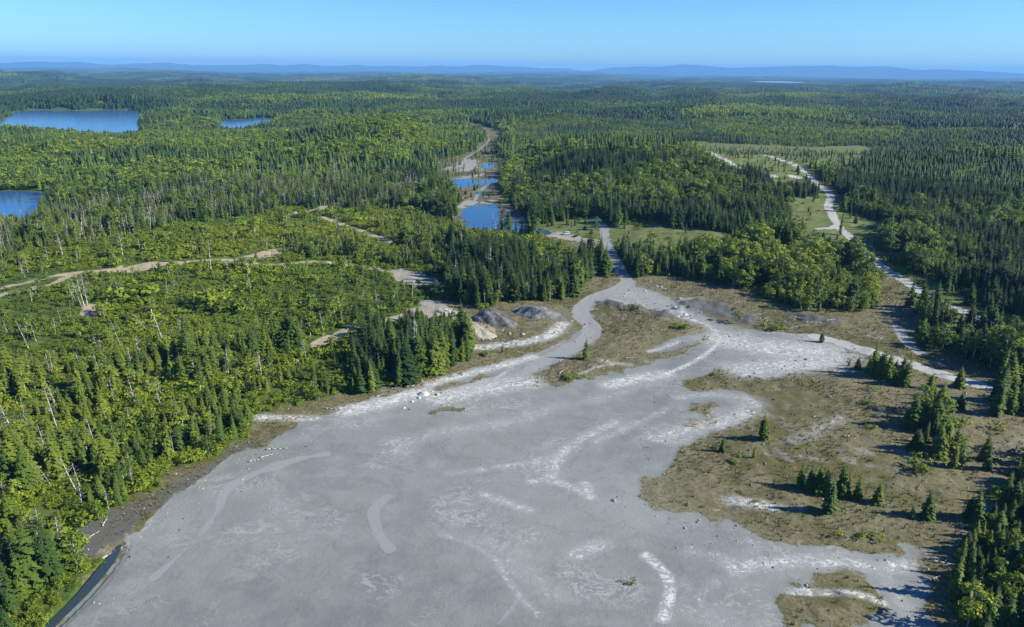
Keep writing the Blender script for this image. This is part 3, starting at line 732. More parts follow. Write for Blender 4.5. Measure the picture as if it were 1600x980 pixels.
def dead_parts(seed):
    """10 m bare snag"""
    r = random.Random(seed)
    tr = MB(); lb = MB(); pts = [np.array([0, 0, -.3])]
    d = np.array([r.uniform(-.06, .06), r.uniform(-.06, .06), 1.0]); Ht = r.uniform(8.0, 10.2)
    for k in range(1, 6):
        d = d + np.array([r.uniform(-.05, .05), r.uniform(-.05, .05), 0]); pts.append(pts[-1] + d * Ht / 5)
    for k in range(5): tr.cone(pts[k], pts[k + 1], .17 * (1 - k / 5.6), .17 * (1 - (k + 1) / 5.6), 5)
    for k in range(r.randint(9, 20)):
        t = r.uniform(.35, .97); i = min(4, int(t * 5)); q = t * 5 - i
        p = pts[i] * (1 - q) + pts[i + 1] * q; a = r.uniform(0, 6.28); L = (1.15 - t) * r.uniform(.6, 2.1) + .2
        e = p + np.array([math.cos(a) * L, math.sin(a) * L, L * r.uniform(-.1, .75)])
        lb.cone(p, e, .05, .018, 3)
        if L > .7:
            for _ in range(2):
                f_ = p + (e - p) * r.uniform(.4, .8); lb.cone(f_, f_ + np.array([r.uniform(-.5, .5), r.uniform(-.5, .5), r.uniform(0, .5)]), .028, .01, 3)
    return tr, lb

def shrub_part(seed, dens=46, size=.20):
    r = random.Random(seed); cr = MB(); cs = []
    for k in range(r.randint(4, 7)):
        a = r.uniform(0, 6.28); q = r.uniform(0, .95); cs.append((np.array([q * math.cos(a), q * math.sin(a), r.uniform(.45, 1.15)]), r.uniform(.45, .75)))
    leafy(cr, r, cs, dens * 1.6, size, .85)
    for k in range(4):
        a = k * 1.6; cr.cone((0, 0, -.15), (.5 * math.cos(a), .5 * math.sin(a), .8), .04, .015, 3)
    return cr

def lo_spruce(r, H=10.0, rad=1.6, layers_=4, k=6):
    cr = MB()
    for i in range(layers_):
        t0 = i / layers_; z0 = .6 + (H - .6) * t0 * .92; z1 = min(H, z0 + (H - .6) / layers_ * 1.5); rr = rad * (1 - t0) ** .8 * r.uniform(.85, 1.15) + .12
        ring = []
        for j in range(k * 2):
            a = j * math.pi / k + i * .7; q = rr * (1.0 if j % 2 else .7) * r.uniform(.85, 1.15)
            ring.append((q * math.cos(a), q * math.sin(a), z0 + (0.0 if j % 2 else .35)))
        n = len(ring)
        cr.add(ring + [(0, 0, z1)], [(j, (j + 1) % n, n) for j in range(n)])
    return cr

def lo_broad(r, n=46, size=.62):
    cr = MB(); cs = [(np.array([0, 0, 7.6]), 1.5)]
    for k in range(5):
        a = r.uniform(0, 6.28); cs.append((np.array([1.3 * math.cos(a), 1.3 * math.sin(a), r.uniform(3.6, 7.0)]), r.uniform(1.1, 1.6)))
    tot = sum(c[1] ** 2 for c in cs)
    leafy(cr, r, cs, n / tot * 1.6, size)
    return cr

def shifted(o, dx, dy, s, dz=0, a=0.0):
    q = MB(); ca, sa = math.cos(a), math.sin(a)
    q.v = [((ca * x - sa * y) * s[0] + dx, (sa * x + ca * y) * s[0] + dy, z * s[1] + dz) for x, y, z in o.v]; q.f = list(o.f); q.m = list(o.m)
    return q

def lib(name): return bpy.data.collections.new(name)
def put(coll, name, mesh):
    o = bpy.data.objects.new(name, mesh); coll.objects.link(o); return o

def both(tr, cr): 
    q = MB(); q.join(tr, 0); q.join(cr, 1); return q

NS, NB, ND, NSH = 7, 6, 7, 6
SPR = [spruce_parts(100 + i, thin=[1, .8, 1.1, .65, .9, 1.15, .72][i], gaps=[.08, .15, .05, .2, .1, .05, .25][i]) for i in range(NS)]
BRD = [broad_parts(200 + i) for i in range(NB)]
DED = [dead_parts(300 + i) for i in range(ND)]
SHR = [shrub_part(400 + i) for i in range(NSH)]
spr_tr = [t.mesh('trunk', [M_bark]) for t, c in SPR]; spr_cr = [c.mesh('crown', [M_needle]) for t, c in SPR]
brd_tr = [t.mesh('trunk', [M_pale]) for t, c in BRD]; brd_cr = [c.mesh('crown', [M_leaf]) for t, c in BRD]
ded_me = []
shr_me = [c.mesh('shrub', [M_shrub]) for c in SHR]
C_spr = lib('spruce_library'); C_brd = lib('broadleaf_library'); C_ded = lib('snag_library'); C_shr = lib('shrub_library')
for i, (t, c) in enumerate(SPR): put(C_spr, f'near_spruce_{i:02d}', both(t, c).mesh('spruce', [M_bark, M_needle]))
rr = random.Random(5)
for i in range(5): put(C_spr, f'small_spruce_{i:02d}', lo_spruce(rr, 10, rr.uniform(1.7, 2.4), 6, 6).mesh('spruce', [M_needle]))   # index NS..NS+4 (sorted after near_)
for i, (t, c) in enumerate(BRD): put(C_brd, f'near_broad_{i:02d}', both(t, c).mesh('broadleaf', [M_pale, M_leaf]))
for i in range(4): put(C_brd, f'small_broad_{i:02d}', lo_broad(rr, 70, .5).mesh('broadleaf', [M_leaf]))
for i, (t, c) in enumerate(DED):
    q = MB(); q.join(t, 0); q.join(c, 0); ded_me.append(q.mesh('dead_tree', [M_dead])); put(C_ded, f'snag_{i:02d}', ded_me[-1])
for i in range(3):                                   # half dead, with thin grey needles
    t, c = spruce_parts(500 + i, .55, .45); put(C_ded, f'thin_{i:02d}', both(t, c).mesh('thin', [M_dead, M_ashen]))
for i in range(NSH): put(C_shr, f'shrub_{i:02d}', shr_me[i])
# clumps of trees for the distance
C_far = lib('far_clump_library'); C_vfar = lib('very_far_clump_library')
def clump(seed, n, R_, pb, simple_=False):
    r = random.Random(seed); q = MB(); q.v, q.f, q.m = [], [], []
    for k in range(n):
        a = r.uniform(0, 6.28); d = R_ * math.sqrt(r.random()); s = r.uniform(.8, 1.45)
        if r.random() < pb: q.join(shifted(lo_broad(r, 16 if simple_ else 30, 1.3 if simple_ else .95), d * math.cos(a), d * math.sin(a), (s * 1.1, s * 1.05), -1.0), 1)
        else: q.join(shifted(lo_spruce(r, 10, 2.2, 2 if simple_ else 3, 4 if simple_ else 6), d * math.cos(a), d * math.sin(a), (s * (1.7 if simple_ else 1.45), s * 1.0), -1.0), 0)
    return q
for i in range(5): put(C_far, f'conifer_{i:02d}', clump(700 + i, 16, 13, .05).mesh('clump', [M_needle, M_leaf]))
for i in range(5): put(C_far, f'mixed_{i:02d}', clump(720 + i, 14, 13, .6).mesh('clump', [M_needle, M_leaf]))
for i in range(4): put(C_vfar, f'conifer_{i:02d}', clump(740 + i, 60, 55, .05, True).mesh('clump', [M_needle, M_leaf]))
for i in range(4): put(C_vfar, f'mixed_{i:02d}', clump(760 + i, 55, 55, .55, True).mesh('clump', [M_needle, M_leaf]))

def scatter(name, coll, P, rot, scl, idx, tint, label, cat, tilt=None):
    me = bpy.data.meshes.new(name); n = len(P)
    me.vertices.add(n); me.vertices.foreach_set('co', np.asarray(P, np.float32).ravel())
    rv = np.zeros((n, 3), np.float32); rv[:, 2] = rot
    if tilt is not None: rv[:, :2] = tilt
    for an, ty, f, arr in (('rotv', 'FLOAT_VECTOR', 'vector', rv), ('sclv', 'FLOAT_VECTOR', 'vector', np.asarray(scl, np.float32)), ('pick', 'INT', 'value', np.asarray(idx, np.int32)), ('tint', 'FLOAT', 'value', np.asarray(tint, np.float32))):
        at = me.attributes.new(an, ty, 'POINT'); at.data.foreach_set(f, arr.ravel())
    o = link(bpy.data.objects.new(name, me))
    g = bpy.data.node_groups.new(name, 'GeometryNodeTree')
    g.interface.new_socket('Geometry', in_out='INPUT', socket_type='NodeSocketGeometry'); g.interface.new_socket('Geometry', in_out='OUTPUT', socket_type='NodeSocketGeometry')
    gi = g.nodes.new('NodeGroupInput'); go = g.nodes.new('NodeGroupOutput'); ip = g.nodes.new('GeometryNodeInstanceOnPoints'); ci = g.nodes.new('GeometryNodeCollectionInfo')
    ci.inputs['Collection'].default_value = coll; ci.inputs['Separate Children'].default_value = True; ci.inputs['Reset Children'].default_value = True
    def at(nm, ty):
        a = g.nodes.new('GeometryNodeInputNamedAttribute'); a.data_type = ty; a.inputs['Name'].default_value = nm
        return [s for s in a.outputs if s.enabled and s.name == 'Attribute'][0]
    ip.inputs['Pick Instance'].default_value = True
    L = g.links.new
    L(gi.outputs[0], ip.inputs['Points']); L(ci.outputs[0], ip.inputs['Instance']); L(at('pick', 'INT'), ip.inputs['Instance Index'])
    L(at('rotv', 'FLOAT_VECTOR'), ip.inputs['Rotation']); L(at('sclv', 'FLOAT_VECTOR'), ip.inputs['Scale']); L(ip.outputs[0], go.inputs[0])
    md = o.modifiers.new('scatter', 'NODES'); md.node_group = g
    return tag(o, label, cat, kind='stuff')

# ------------------------------------------------------------------ where the trees stand
def jitter_cells(r0, r1, step, a0, a1):
    """jittered square grid inside a ring sector"""
    xs = np.arange(-r1 * math.sin(R(max(abs(a0), abs(a1)))), r1 * math.sin(R(max(abs(a0), abs(a1)))), step); ys = np.arange(0, r1, step)
    X, Y = np.meshgrid(xs, ys); X = X.ravel() + rng.uniform(-.48, .48, X.size) * step; Y = Y.ravel() + rng.uniform(-.48, .48, Y.size) * step
    d = np.hypot(X, Y); a = np.degrees(np.arctan2(X, Y))
    k = (d >= r0) & (d < r1) & (a > a0) & (a < a1)
    return X[k], Y[k]

n_type = Waves(60, 260, 14, 21); n_dens = Waves(15, 60, 12, 22); n_hgt = Waves(25, 90, 10, 23); n_typevf = Waves(900, 6000, 14, 25); n_typefar = Waves(250, 1400, 16, 24)
def zone_of(x, y):
    px, py, _ = project(np.stack([x, y, terrain_base(x, y)], 1))
    z = np.full(len(x), -1)
    for i, (k, P) in enumerate(ZONES):
        z[(z < 0) & in_poly(px, py, P)] = i
    return z, px, py

def place(X, Y, dist_cap):
    L = layers(X, Y); h = height(X, Y, L)
    z, px, py = zone_of(X, Y)
    zk = lambda k: z == ZONE_KEYS.index(k)
    forced = zk('column') | zk('roadstand') | zk('edgestand') | zk('islet') | zk('shorestand') | zk('corner') | zk('bushes') | zk('bright') | zk('midstand') | zk('point')
    free = (L['open_s'] < -.5) & (L['mead_s'] < 0) & (L['tan_s'] < -1)
    ok = (free | (forced & (L['tail_s'] < -2) & (L['grav_s'] < -1))) & (L['road_s'] < -2.3) & (L['pond_s'] < -1.5)
    return L, h, z, px, py, ok

trees = {k: [] for k in ('spruce', 'broad', 'dead', 'shrub')}      # rows: x, y, z, height, width, rot, tint, zone
def emit(kind, x, y, h, H, W, tint, z):
    n = len(x)
    trees[kind].append(np.column_stack([x, y, h - .05, H, W, rng.uniform(0, 6.28, n), np.clip(tint, 0, .82 if kind == 'spruce' else 1), z]))

# near and middle ground, tree by tree
for (r0, r1, step) in ((55, 430, 2.7), (430, 720, 3.2), (720, 1250, 4.6), (1250, 1700, 6.2)):
    X, Y = jitter_cells(r0, r1, step, -50, 50)
    L, h, z, px, py, ok = place(X, Y, r1)
    cov = step * step / 7.3
    X, Y, h, z, px, py = (a[ok] for a in (X, Y, h, z, px, py)); Ls = {k: v[ok] for k, v in L.items() if k != 'rk'}
    ty = n_type(X, Y); hn = n_hgt(X, Y); dn = n_dens(X, Y); u = rng.random(len(X)); v = rng.random(len(X)); w = rng.random(len(X))
    dist = np.hypot(X, Y)
    kind = np.full(len(X), ''.ljust(6)); H = np.zeros(len(X)); tint = np.zeros(len(X)); keepu = rng.random(len(X))
    base_tint = .40 + .14 * ty + rng.normal(0, .22, len(X))
    def setk(mask, kd, H_, t_): kind[mask] = kd; H[mask] = H_[mask] if np.ndim(H_) else H_; tint[mask] = t_[mask] if np.ndim(t_) else t_
    lnH = np.exp(rng.normal(0, .22, len(X)))
    for zi in range(-1, len(ZONES)):
        m_ = z == zi
        if not m_.any(): continue
        key = ZONE_KEYS[zi] if zi >= 0 else 'other'
        if key == 'regen':
            sp = m_ & (u < .06 + .05 * dn + .05 * ty); dd = m_ & ~sp & (v < .02); br = m_ & ~sp & ~dd & (w < .035)
            setk(m_ & ~((dn + .8 * ty < -.75) & (v > .3)), 'shrub', 1.75 * lnH ** 1.9 + .4 * hn, .50 + .42 * ty * .5 + rng.normal(0, .16, len(X))); setk(sp, 'spruce', 4.0 * lnH, .62 + rng.normal(0, .14, len(X)))
            setk(dd, 'dead', 8 * lnH, .5); setk(br, 'broad', 5.5 * lnH, .6 + rng.normal(0, .2, len(X)))
        elif key == 'regenwood':
            setk(m_, 'shrub', 2.0 * lnH, .55 + rng.normal(0, .18, len(X))); setk(m_ & (u < .36), 'spruce', 7.0 * lnH, base_tint + .08); setk(m_ & (u > .36) & (u < .52), 'broad', 6.5 * lnH, .5 + rng.normal(0, .2, len(X))); setk(m_ & (u > .97), 'dead', 8 * lnH, .5)
        elif key == 'snag':
            low = py > 335 + .0 * px
            setk(m_, 'spruce', 8.2 * lnH, base_tint + .12); setk(m_ & (u < .20), 'dead', 9.5 * lnH, .5); setk(m_ & (u > .66), 'shrub', 2.6 * lnH, .6 + rng.normal(0, .15, len(X))); setk(m_ & (u > .58) & (u < .66), 'broad', 8 * lnH, .5)
        elif key in ('bright', 'bushes'):
            setk(m_, 'broad', (9.6 if key == 'bright' else 5.5) * lnH, .72 + rng.normal(0, .2, len(X))); setk(m_ & (u < (.38 if key == 'bright' else .1)), 'spruce', 10 * lnH, base_tint)
        elif key == 'brightback':
            setk(m_, 'broad', 11 * lnH, .78 + rng.normal(0, .2, len(X))); setk(m_ & (u < .4 + .25 * ty), 'spruce', 12 * lnH, base_tint)
        elif key in ('point', 'midstand', 'islet'):
            setk(m_, 'spruce', (11.5 if key == 'point' else 9) * lnH, base_tint + .02); setk(m_ & (u < .05), 'dead', 11 * lnH, .5); setk(m_ & (u > .93), 'broad', 8 * lnH, .6)
        elif key in ('column', 'roadstand', 'edgestand'):
            setk(m_, 'spruce', 8.5 * lnH, base_tint + .2); setk(m_ & (u < .16), 'shrub', 1.8 * lnH, .55); setk(m_ & (u > .9), 'broad', 7 * lnH, .5)
        elif key == 'corner':
            setk(m_, 'spruce', (5.8 + 2.6 * sstep(3, 14, -Ls['open_s'])) * lnH, base_tint + .16); setk(m_ & (u < .10), 'broad', 8 * lnH, .5)
        elif key == 'plantation':
            setk(m_, 'spruce', 7.0 * lnH ** .4, .30 + rng.normal(0, .08, len(X)))
        elif key == 'hillside':
            c = .50 + .35 * ty; setk(m_, 'spruce', 11 * lnH, base_tint + .12); setk(m_ & (u < c), 'broad', 10.5 * lnH, .58 + rng.normal(0, .2, len(X))); setk(m_ & (u > .985), 'dead', 11 * lnH, .5)
        elif key == 'ridge':
            c = .30 + .38 * ty; setk(m_, 'spruce', 11.5 * lnH, base_tint); setk(m_ & (u < c), 'broad', 10.5 * lnH, .55 + rng.normal(0, .2, len(X))); setk(m_ & (u > .94 - .05 * dn), 'dead', 12 * lnH, .5)
        elif key == 'rightwood':
            c = .24 + .36 * ty; setk(m_, 'spruce', 11.5 * lnH, base_tint - .04); setk(m_ & (u < c), 'broad', 10.5 * lnH, .45 + rng.normal(0, .22, len(X))); setk(m_ & (u > .985), 'dead', 12 * lnH, .5)
        elif key == 'shorestand':
            setk(m_, 'spruce', 10.5 * lnH, base_tint + .1); setk(m_ & (u < .06), 'dead', 10 * lnH, .5); setk(m_ & (u > .85), 'shrub', 2.2 * lnH, .55)
        else:   # the left shore forest and everything beyond
            nearleft = m_ & (dist < 420) & (X < 0)
            setk(m_, 'spruce', 11.0 * lnH, base_tint); setk(m_ & (u < .2 + .25 * ty), 'broad', 10 * lnH, .45 + rng.normal(0, .22, len(X))); setk(m_ & (u > .975), 'dead', 11 * lnH, .5)
            edge_ = np.clip(-Ls['open_s'] / 12, 0, 1)
            setk(nearleft, 'spruce', 7.0 * lnH + 1.6 * hn, base_tint + .24)
            lowp = .48 + .22 * dn - .25 * (Ls['open_s'] > -22)
            setk(nearleft & (u < lowp), 'shrub', 2.5 * lnH, .6 + rng.normal(0, .22, len(X))); setk(nearleft & (u > lowp) & (u < lowp + .14), 'broad', 6.0 * lnH, .42 + rng.normal(0, .25, len(X)))
            setk(nearleft & (u > .95), 'dead', 8.5 * lnH, .5)
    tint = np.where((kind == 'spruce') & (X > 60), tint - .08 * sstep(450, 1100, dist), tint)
    keep = kind != ''.ljust(6)
    thin_z = np.isin(z, [ZONE_KEYS.index(k) for k in ('column', 'roadstand')]) & (keepu < .45)
    keep &= ~thin_z
    big = np.isin(kind, ['spruce', 'broad '.strip()])
    gap = (dn < -1.15) & (z != ZONE_KEYS.index('regen')) & (kind != 'shrub') & (dist < 1300)
    kind[gap] = 'shrub'; H[gap] = 1.8 * lnH[gap]; tint[gap] = .5 + .2 * ty[gap]; keep &= ~(gap & (keepu < .3))
    # open up spacing where trees are large
    keep &= ~((kind == 'spruce') & (H > 8) & (keepu < .22) & (step < 3))
    for kd in trees:
        k = keep & (kind == kd.ljust(6)) | keep & (kind == kd)
        if not k.any(): continue
        Hk = np.clip(H[k] * (1 + (.16 * hn[k] if kd != 'shrub' else 0)), .7, 17)
        wf = {'spruce': .95, 'broad': 1.0, 'dead': 1.0, 'shrub': 1.35}[kd]
        widen = 1.0 if step < 4 else (1.35 if step < 5.5 else 2.1)
        dk = sstep(500, 1250, dist[k]); Hk = Hk * (1 - .34 * dk * (X[k] > 0) - .15 * dk)
        if kd == 'broad': widen = widen * 1.22
        if kd == 'spruce': widen = widen * np.where(np.isin(z[k], [ZONE_KEYS.index(q) for q in ('column', 'roadstand', 'edgestand', 'corner')]), 1.25, 1.0)
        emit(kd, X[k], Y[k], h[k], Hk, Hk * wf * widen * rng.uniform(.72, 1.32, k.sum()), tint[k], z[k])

X, Y = jitter_cells(300, 1100, 6.0, -20, 42)
L, h, z, px, py, ok = place(X, Y, 1100)
vb = in_poly(px, py, [(680, 195), (800, 195), (800, 300), (850, 350), (700, 345), (680, 280)]); vm = (L['mead_s'] > 0) & (L['road_s'] < -4)
ok = (vb | vm) & (L['road_s'] < -2.5) & (L['pond_s'] < -2.5)
u_ = rng.random(len(X)); far_ = np.hypot(X, Y) > 620; a_ = ok & (u_ < np.where(far_, .28, .10)); b_ = ok & (u_ > .28) & (u_ < .46)
emit('spruce', X[a_], Y[a_], h[a_], rng.uniform(3, 8, a_.sum()), rng.uniform(3, 8, a_.sum()), .4 + rng.normal(0, .2, a_.sum()), z[a_])
emit('shrub', X[b_], Y[b_], h[b_], rng.uniform(.8, 2.2, b_.sum()), rng.uniform(1.4, 3.5, b_.sum()), .4 + rng.normal(0, .25, b_.sum()), z[b_])
X, Y = jitter_cells(60, 460, 1.75, -50, 50)
L, h, z, px, py, ok = place(X, Y, 460)
ok = (L['open_s'] < -.2) & (L['open_s'] > -9) & (L['road_s'] < -1) & (L['pond_s'] < -.6) & (L['tan_s'] < -.5) & (rng.random(len(X)) < .55)
emit('shrub', X[ok], Y[ok], h[ok], rng.lognormal(.3, .4, ok.sum()), rng.lognormal(.45, .35, ok.sum()), .5 + rng.normal(0, .22, ok.sum()), z[ok])
Xc, Yc = jitter_cells(120, 560, 2.05, -50, 12)
Lc, hc, zc_, pxc, pyc, okc = place(Xc, Yc, 560)
okc &= np.isin(zc_, [i for i, q in enumerate(ZONE_KEYS) if q in ('regen', 'regenwood')]) | ((zc_ < 0) & (Xc < 0) & (np.hypot(Xc, Yc) < 420))
okc &= rng.random(len(Xc)) < .55
nC = okc.sum(); emit('shrub', Xc[okc], Yc[okc], hc[okc], rng.lognormal(-.1, .35, nC), rng.lognormal(.55, .3, nC), .5 + .28 * n_type(Xc, Yc)[okc] + .12 * n_dens(Xc, Yc)[okc] + rng.normal(0, .08, nC), zc_[okc])
ok2 = (L['soil_s'] > .5) & (L['tail_s'] < -1.5) & (L['soil_s'] < 30) & (X > 40) & (rng.random(len(X)) < .012 + .03 * (n_dens(X, Y) > 1.1)) & (L['road_s'] < -1.5)
emit('shrub', X[ok2], Y[ok2], h[ok2], rng.lognormal(-.35, .35, ok2.sum()), rng.lognormal(0., .3, ok2.sum()), .35 + rng.normal(0, .2, ok2.sum()), z[ok2])

# single trees and bushes traced from the open flats: (kind, base px, base py, height px, label)
SINGLE = [
    ('spruce', 915, 561, 36, 'lone bushy spruce on the brown bank inside the bend of the winding road'),
    ('spruce', 1193, 687, 44, 'lone full spruce at the tip of the brown flats beside the white wash'),
    ('spruce', 1128, 706, 27, 'small spruce nearest the tailings edge on the brown flats'),
    ('spruce', 1178, 716, 22, 'low spruce just below the lone full spruce on the flats'),
    ('spruce', 1250, 760, 42, 'spruce at the outer end of the clump in the middle of the flats'), ('spruce', 1266, 766, 40, 'second spruce of the clump in the middle of the flats'),
    ('spruce', 1277, 770, 44, 'thin dark spruce inside the clump in the middle of the flats'), ('spruce', 1290, 772, 46, 'tall spruce in the heart of the clump on the flats'),
    ('spruce', 1293, 802, 56, 'large spruce standing in front of the clump on the flats'), ('spruce', 1316, 774, 54, 'tallest pointed spruce at the back of the clump on the flats'),
    ('spruce', 1327, 772, 42, 'slim spruce behind the large one in the clump on the flats'), ('spruce', 1340, 780, 42, 'pale green spruce at the inner end of the clump on the flats'),
    ('spruce', 1371, 786, 36, 'light feathery spruce past the end of the clump on the flats'),
    ('spruce', 1448, 810, 48, 'single dark spruce between the clump and the corner forest'), ('spruce', 1424, 810, 24, 'stubby spruce leaning on the single dark spruce'),
    ('spruce', 1283, 535, 20, 'small spruce by the start of the whitish haul road'), ('spruce', 1340, 577, 22, 'small spruce at the edge of the white wash below the haul road'),
    ('spruce', 1326, 572, 14, 'tiny spruce at the edge of the white wash below the haul road'),
    ('spruce', 1364, 586, 40, 'first spruce of the dark group below the haul road'), ('spruce', 1374, 590, 46, 'tall spruce in the middle of the dark group below the haul road'),
    ('spruce', 1387, 592, 44, 'last spruce of the dark group below the haul road'), ('spruce', 1413, 602, 46, 'broad spruce standing against the haul road'),
    ('spruce', 1279, 487, 20, 'small dark spruce in front of the rounded bushes'), ('spruce', 1272, 480, 18, 'slim spruce between the bright broadleaf trees and the rounded bushes'),
    ('spruce', 785, 551, 15, 'little spruce beside the white silt channel'), ('spruce', 1440, 540, 46, 'slim spruce at the forest edge above the haul road'),
    ('shrub', 757, 556, 9, 'small round bush on the bank below the white silt channel'),
    ('spruce', 1500, 640, 30, 'low spruce beside the column of trees on the flats'), ('spruce', 1556, 648, 75, 'tall spruce where the haul road enters the right forest'),
    ('broad', 1147, 502, 24, 'yellow green sapling on the dark bank above the road'), ('broad', 1155, 504, 20, 'second sapling on the dark bank above the road'), 
    ('shrub', 1194, 510, 12, 'small leafy bush between the saplings and the haul road'), ('shrub', 1212, 515, 12, 'leafy bush at the top edge of the white wash'),
    ('shrub', 1310, 840, 10, 'small bush near the foot of the brown flats'), ('shrub', 1343, 838, 10, 'second small bush near the foot of the brown flats'), ('shrub', 1375, 843, 12, 'third small bush near the foot of the brown flats'),
    ('shrub', 890, 592, 10, 'bush on the tailings edge below the winding road'), ('shrub', 902, 592, 10, 'second bush on the tailings edge below the winding road'),
    ('shrub', 1066, 512, 11, 'bush on the ring bank round the small grey pool'), ('shrub', 994, 482, 10, 'bush on the dark bank along the grey wash'),
    ('shrub', 1500, 668, 16, 'grey green bush on the flats beside the column of trees'), ('shrub', 1552, 672, 16, 'light bush alone on the far flats'), ('shrub', 1360, 668, 8, 'tiny bush in the open between the wash and the column of trees'),
    ('shrub', 1365, 610, 9, 'tiny bush below the dark group of spruces'), ('shrub', 1355, 630, 8, 'tiny low bush in the open brown flats'), ('shrub', 1155, 712, 8, 'tiny bush between the two small spruces on the flats'),
    ('shrub', 1145, 724, 8, 'low bush just above the grey tailings edge on the flats'), ('spruce', 1498, 605, 34, 'pale young spruce standing beyond the haul road'), ('shrub', 1440, 735, 20, 'bush at the foot of the column of trees'),
    ('shrub', 972, 908, 5, 'tiny mossy bush on the tailings left of the bright white streak'), ('shrub', 985, 912, 6, 'second tiny mossy bush on the tailings left of the bright white streak'), ('shrub', 990, 906, 4, 'third tiny mossy bush on the tailings left of the bright white streak'),
    ('broad', 835, 375, 16, 'round tree beside the pale gravel pad'), ('spruce', 718, 302, 9, 'tiny spruce on the spit between the mine ponds'), ('spruce', 945, 430, 44, 'spruce between the two arms of the road'),
]
def ground_at(px, py):
    xy = np.array(flat(px, py)); zz = 0.0
    for _ in range(3):
        L = layers(xy[:1], xy[1:]); zz = float(height(xy[:1], xy[1:], L)[0]); xy = np.array(flat(px, py, zz))
    return xy[0], xy[1], zz
def px_height(x, y, z, hp):
    P0 = np.array([[x, y, z]]); P1 = np.array([[x, y, z + 10.0]])
    return 10.0 * hp / max(1e-3, float(project(P0)[1][0] - project(P1)[1][0]))

C = scene.collection.objects
def new_tree(kind, i, x, y, z, H, W, rot, tint, label, group=None):
    nm, cat = {'spruce': ('spruce_tree', 'spruce'), 'broad': ('broadleaf_tree', 'tree'), 'dead': ('dead_tree', 'dead tree'), 'shrub': ('shrub', 'shrub')}[kind]
    if kind == 'shrub':
        e = bpy.data.objects.new(nm, shr_me[i % NSH]); C.link(e); e.location = (x, y, z); e.rotation_euler = (0, 0, rot); e.scale = (W / 1.7, W / 1.7, H / 1.7); e['tint'] = float(tint)
        return tag(e, label, cat, group)
    e = bpy.data.objects.new(nm, ded_me[i % ND] if kind == 'dead' else None); C.link(e); e.location = (x, y, z); e.rotation_euler = (random.gauss(0, .035), random.gauss(0, .035), rot); e.scale = (W / 10, W / 10, H / 10)
    if kind == 'dead': return tag(e, label, cat, group)
    a, b, n2 = {'spruce': (spr_tr, spr_cr, 'crown'), 'broad': (brd_tr, brd_cr, 'crown')}[kind]
    for pn, me in (('trunk', a[i % len(a)]), (n2, b[i % len(b)])):
        o = bpy.data.objects.new(pn, me); C.link(o); o.parent = e; o['tint'] = float(tint)
    return tag(e, label, cat, group)

singles = {'spruce': 0, 'broad': 0, 'dead': 0, 'shrub': 0}
for j, (kd, a, b, hp, lab) in enumerate(SINGLE):
    x, y, z = ground_at(a, b); H = px_height(x, y, z, hp)
    W = H * random.uniform(1.0, 1.35) if kd != 'shrub' else H * random.uniform(1.2, 1.7)
    new_tree(kd, j * 3 + 1, x, y, z - .05, H, W, random.uniform(0, 6.28), random.uniform(.4, .75), lab, {'spruce': 'spruces standing on the open flats', 'shrub': 'bushes on the open flats'}.get(kd))
    singles[kd] += 1

# dead trees traced on the left slope: (base px, base py, top px, top py)
SNAGS = [(392, 457, 390, 418), (132, 480, 124, 408, ), (126, 478, 116, 425), (137, 478, 132, 412), (120, 474, 112, 440), (268, 437, 264, 410), (93, 680, 75, 560), (88, 640, 80, 580), (142, 610, 124, 540), (163, 610, 155, 545),
         (122, 625, 105, 575), (190, 545, 184, 495), (233, 520, 206, 480), (258, 540, 236, 465), (288, 580, 262, 540), (437, 532, 438, 500), (408, 590, 408, 540), (218, 545, 215, 520), (45, 545, 38, 495), (18, 530, 10, 495),
         (118, 765, 98, 700), (83, 765, 64, 715), (125, 760, 118, 715), (172, 745, 163, 720), (66, 845, 62, 785), (42, 860, 40, 815), (28, 895, 22, 840), (150, 700, 140, 640), (188, 708, 178, 665), (253, 640, 246, 590), (330, 690, 334, 650),
         (8, 780, 4, 745), (60, 690, 48, 640), (30, 690, 14, 620), (214, 640, 205, 580), (98, 400, 94, 345), (10, 395, 6, 360), (646, 543, 649, 480), (686, 565, 685, 510), (622, 470, 621, 440), (330, 476, 318, 440), (505, 520, 500, 480)]
snag_clump = []
for j, s in enumerate(SNAGS):
    bx, by, tx, ty_ = s; x, y, z = ground_at(bx, by); H = px_height(x, y, z, (by - ty_) * 1.0); H = min(H, 18)
    lab, grp = 'bare grey dead tree rising out of the green thicket on the left slope', 'bare dead trees on the left slope'
    if j in (1, 2, 3, 4): lab, grp = 'tall bare snag of the tight cluster above the small sandy patch', 'cluster of bare snags'
    if j == 0: lab, grp = 'single straight bare pole standing alone just below the logging track', None
    if j == 5: lab, grp = 'forked bare dead tree beside the logging track', None
    if j in (37, 38): lab, grp = 'grey dead trunk standing inside the spruce stand by the shore', 'dead trunks in the shore stand'
    o = new_tree('dead', j, x, y, z - .1, H, H * random.uniform(.9, 1.4), random.uniform(0, 6.28), .5, lab, grp)
    lean = (tx - bx) / max(8, by - ty_)
    o.rotation_euler = (0, math.atan(lean) * .9, 0)
    singles['dead'] += 1

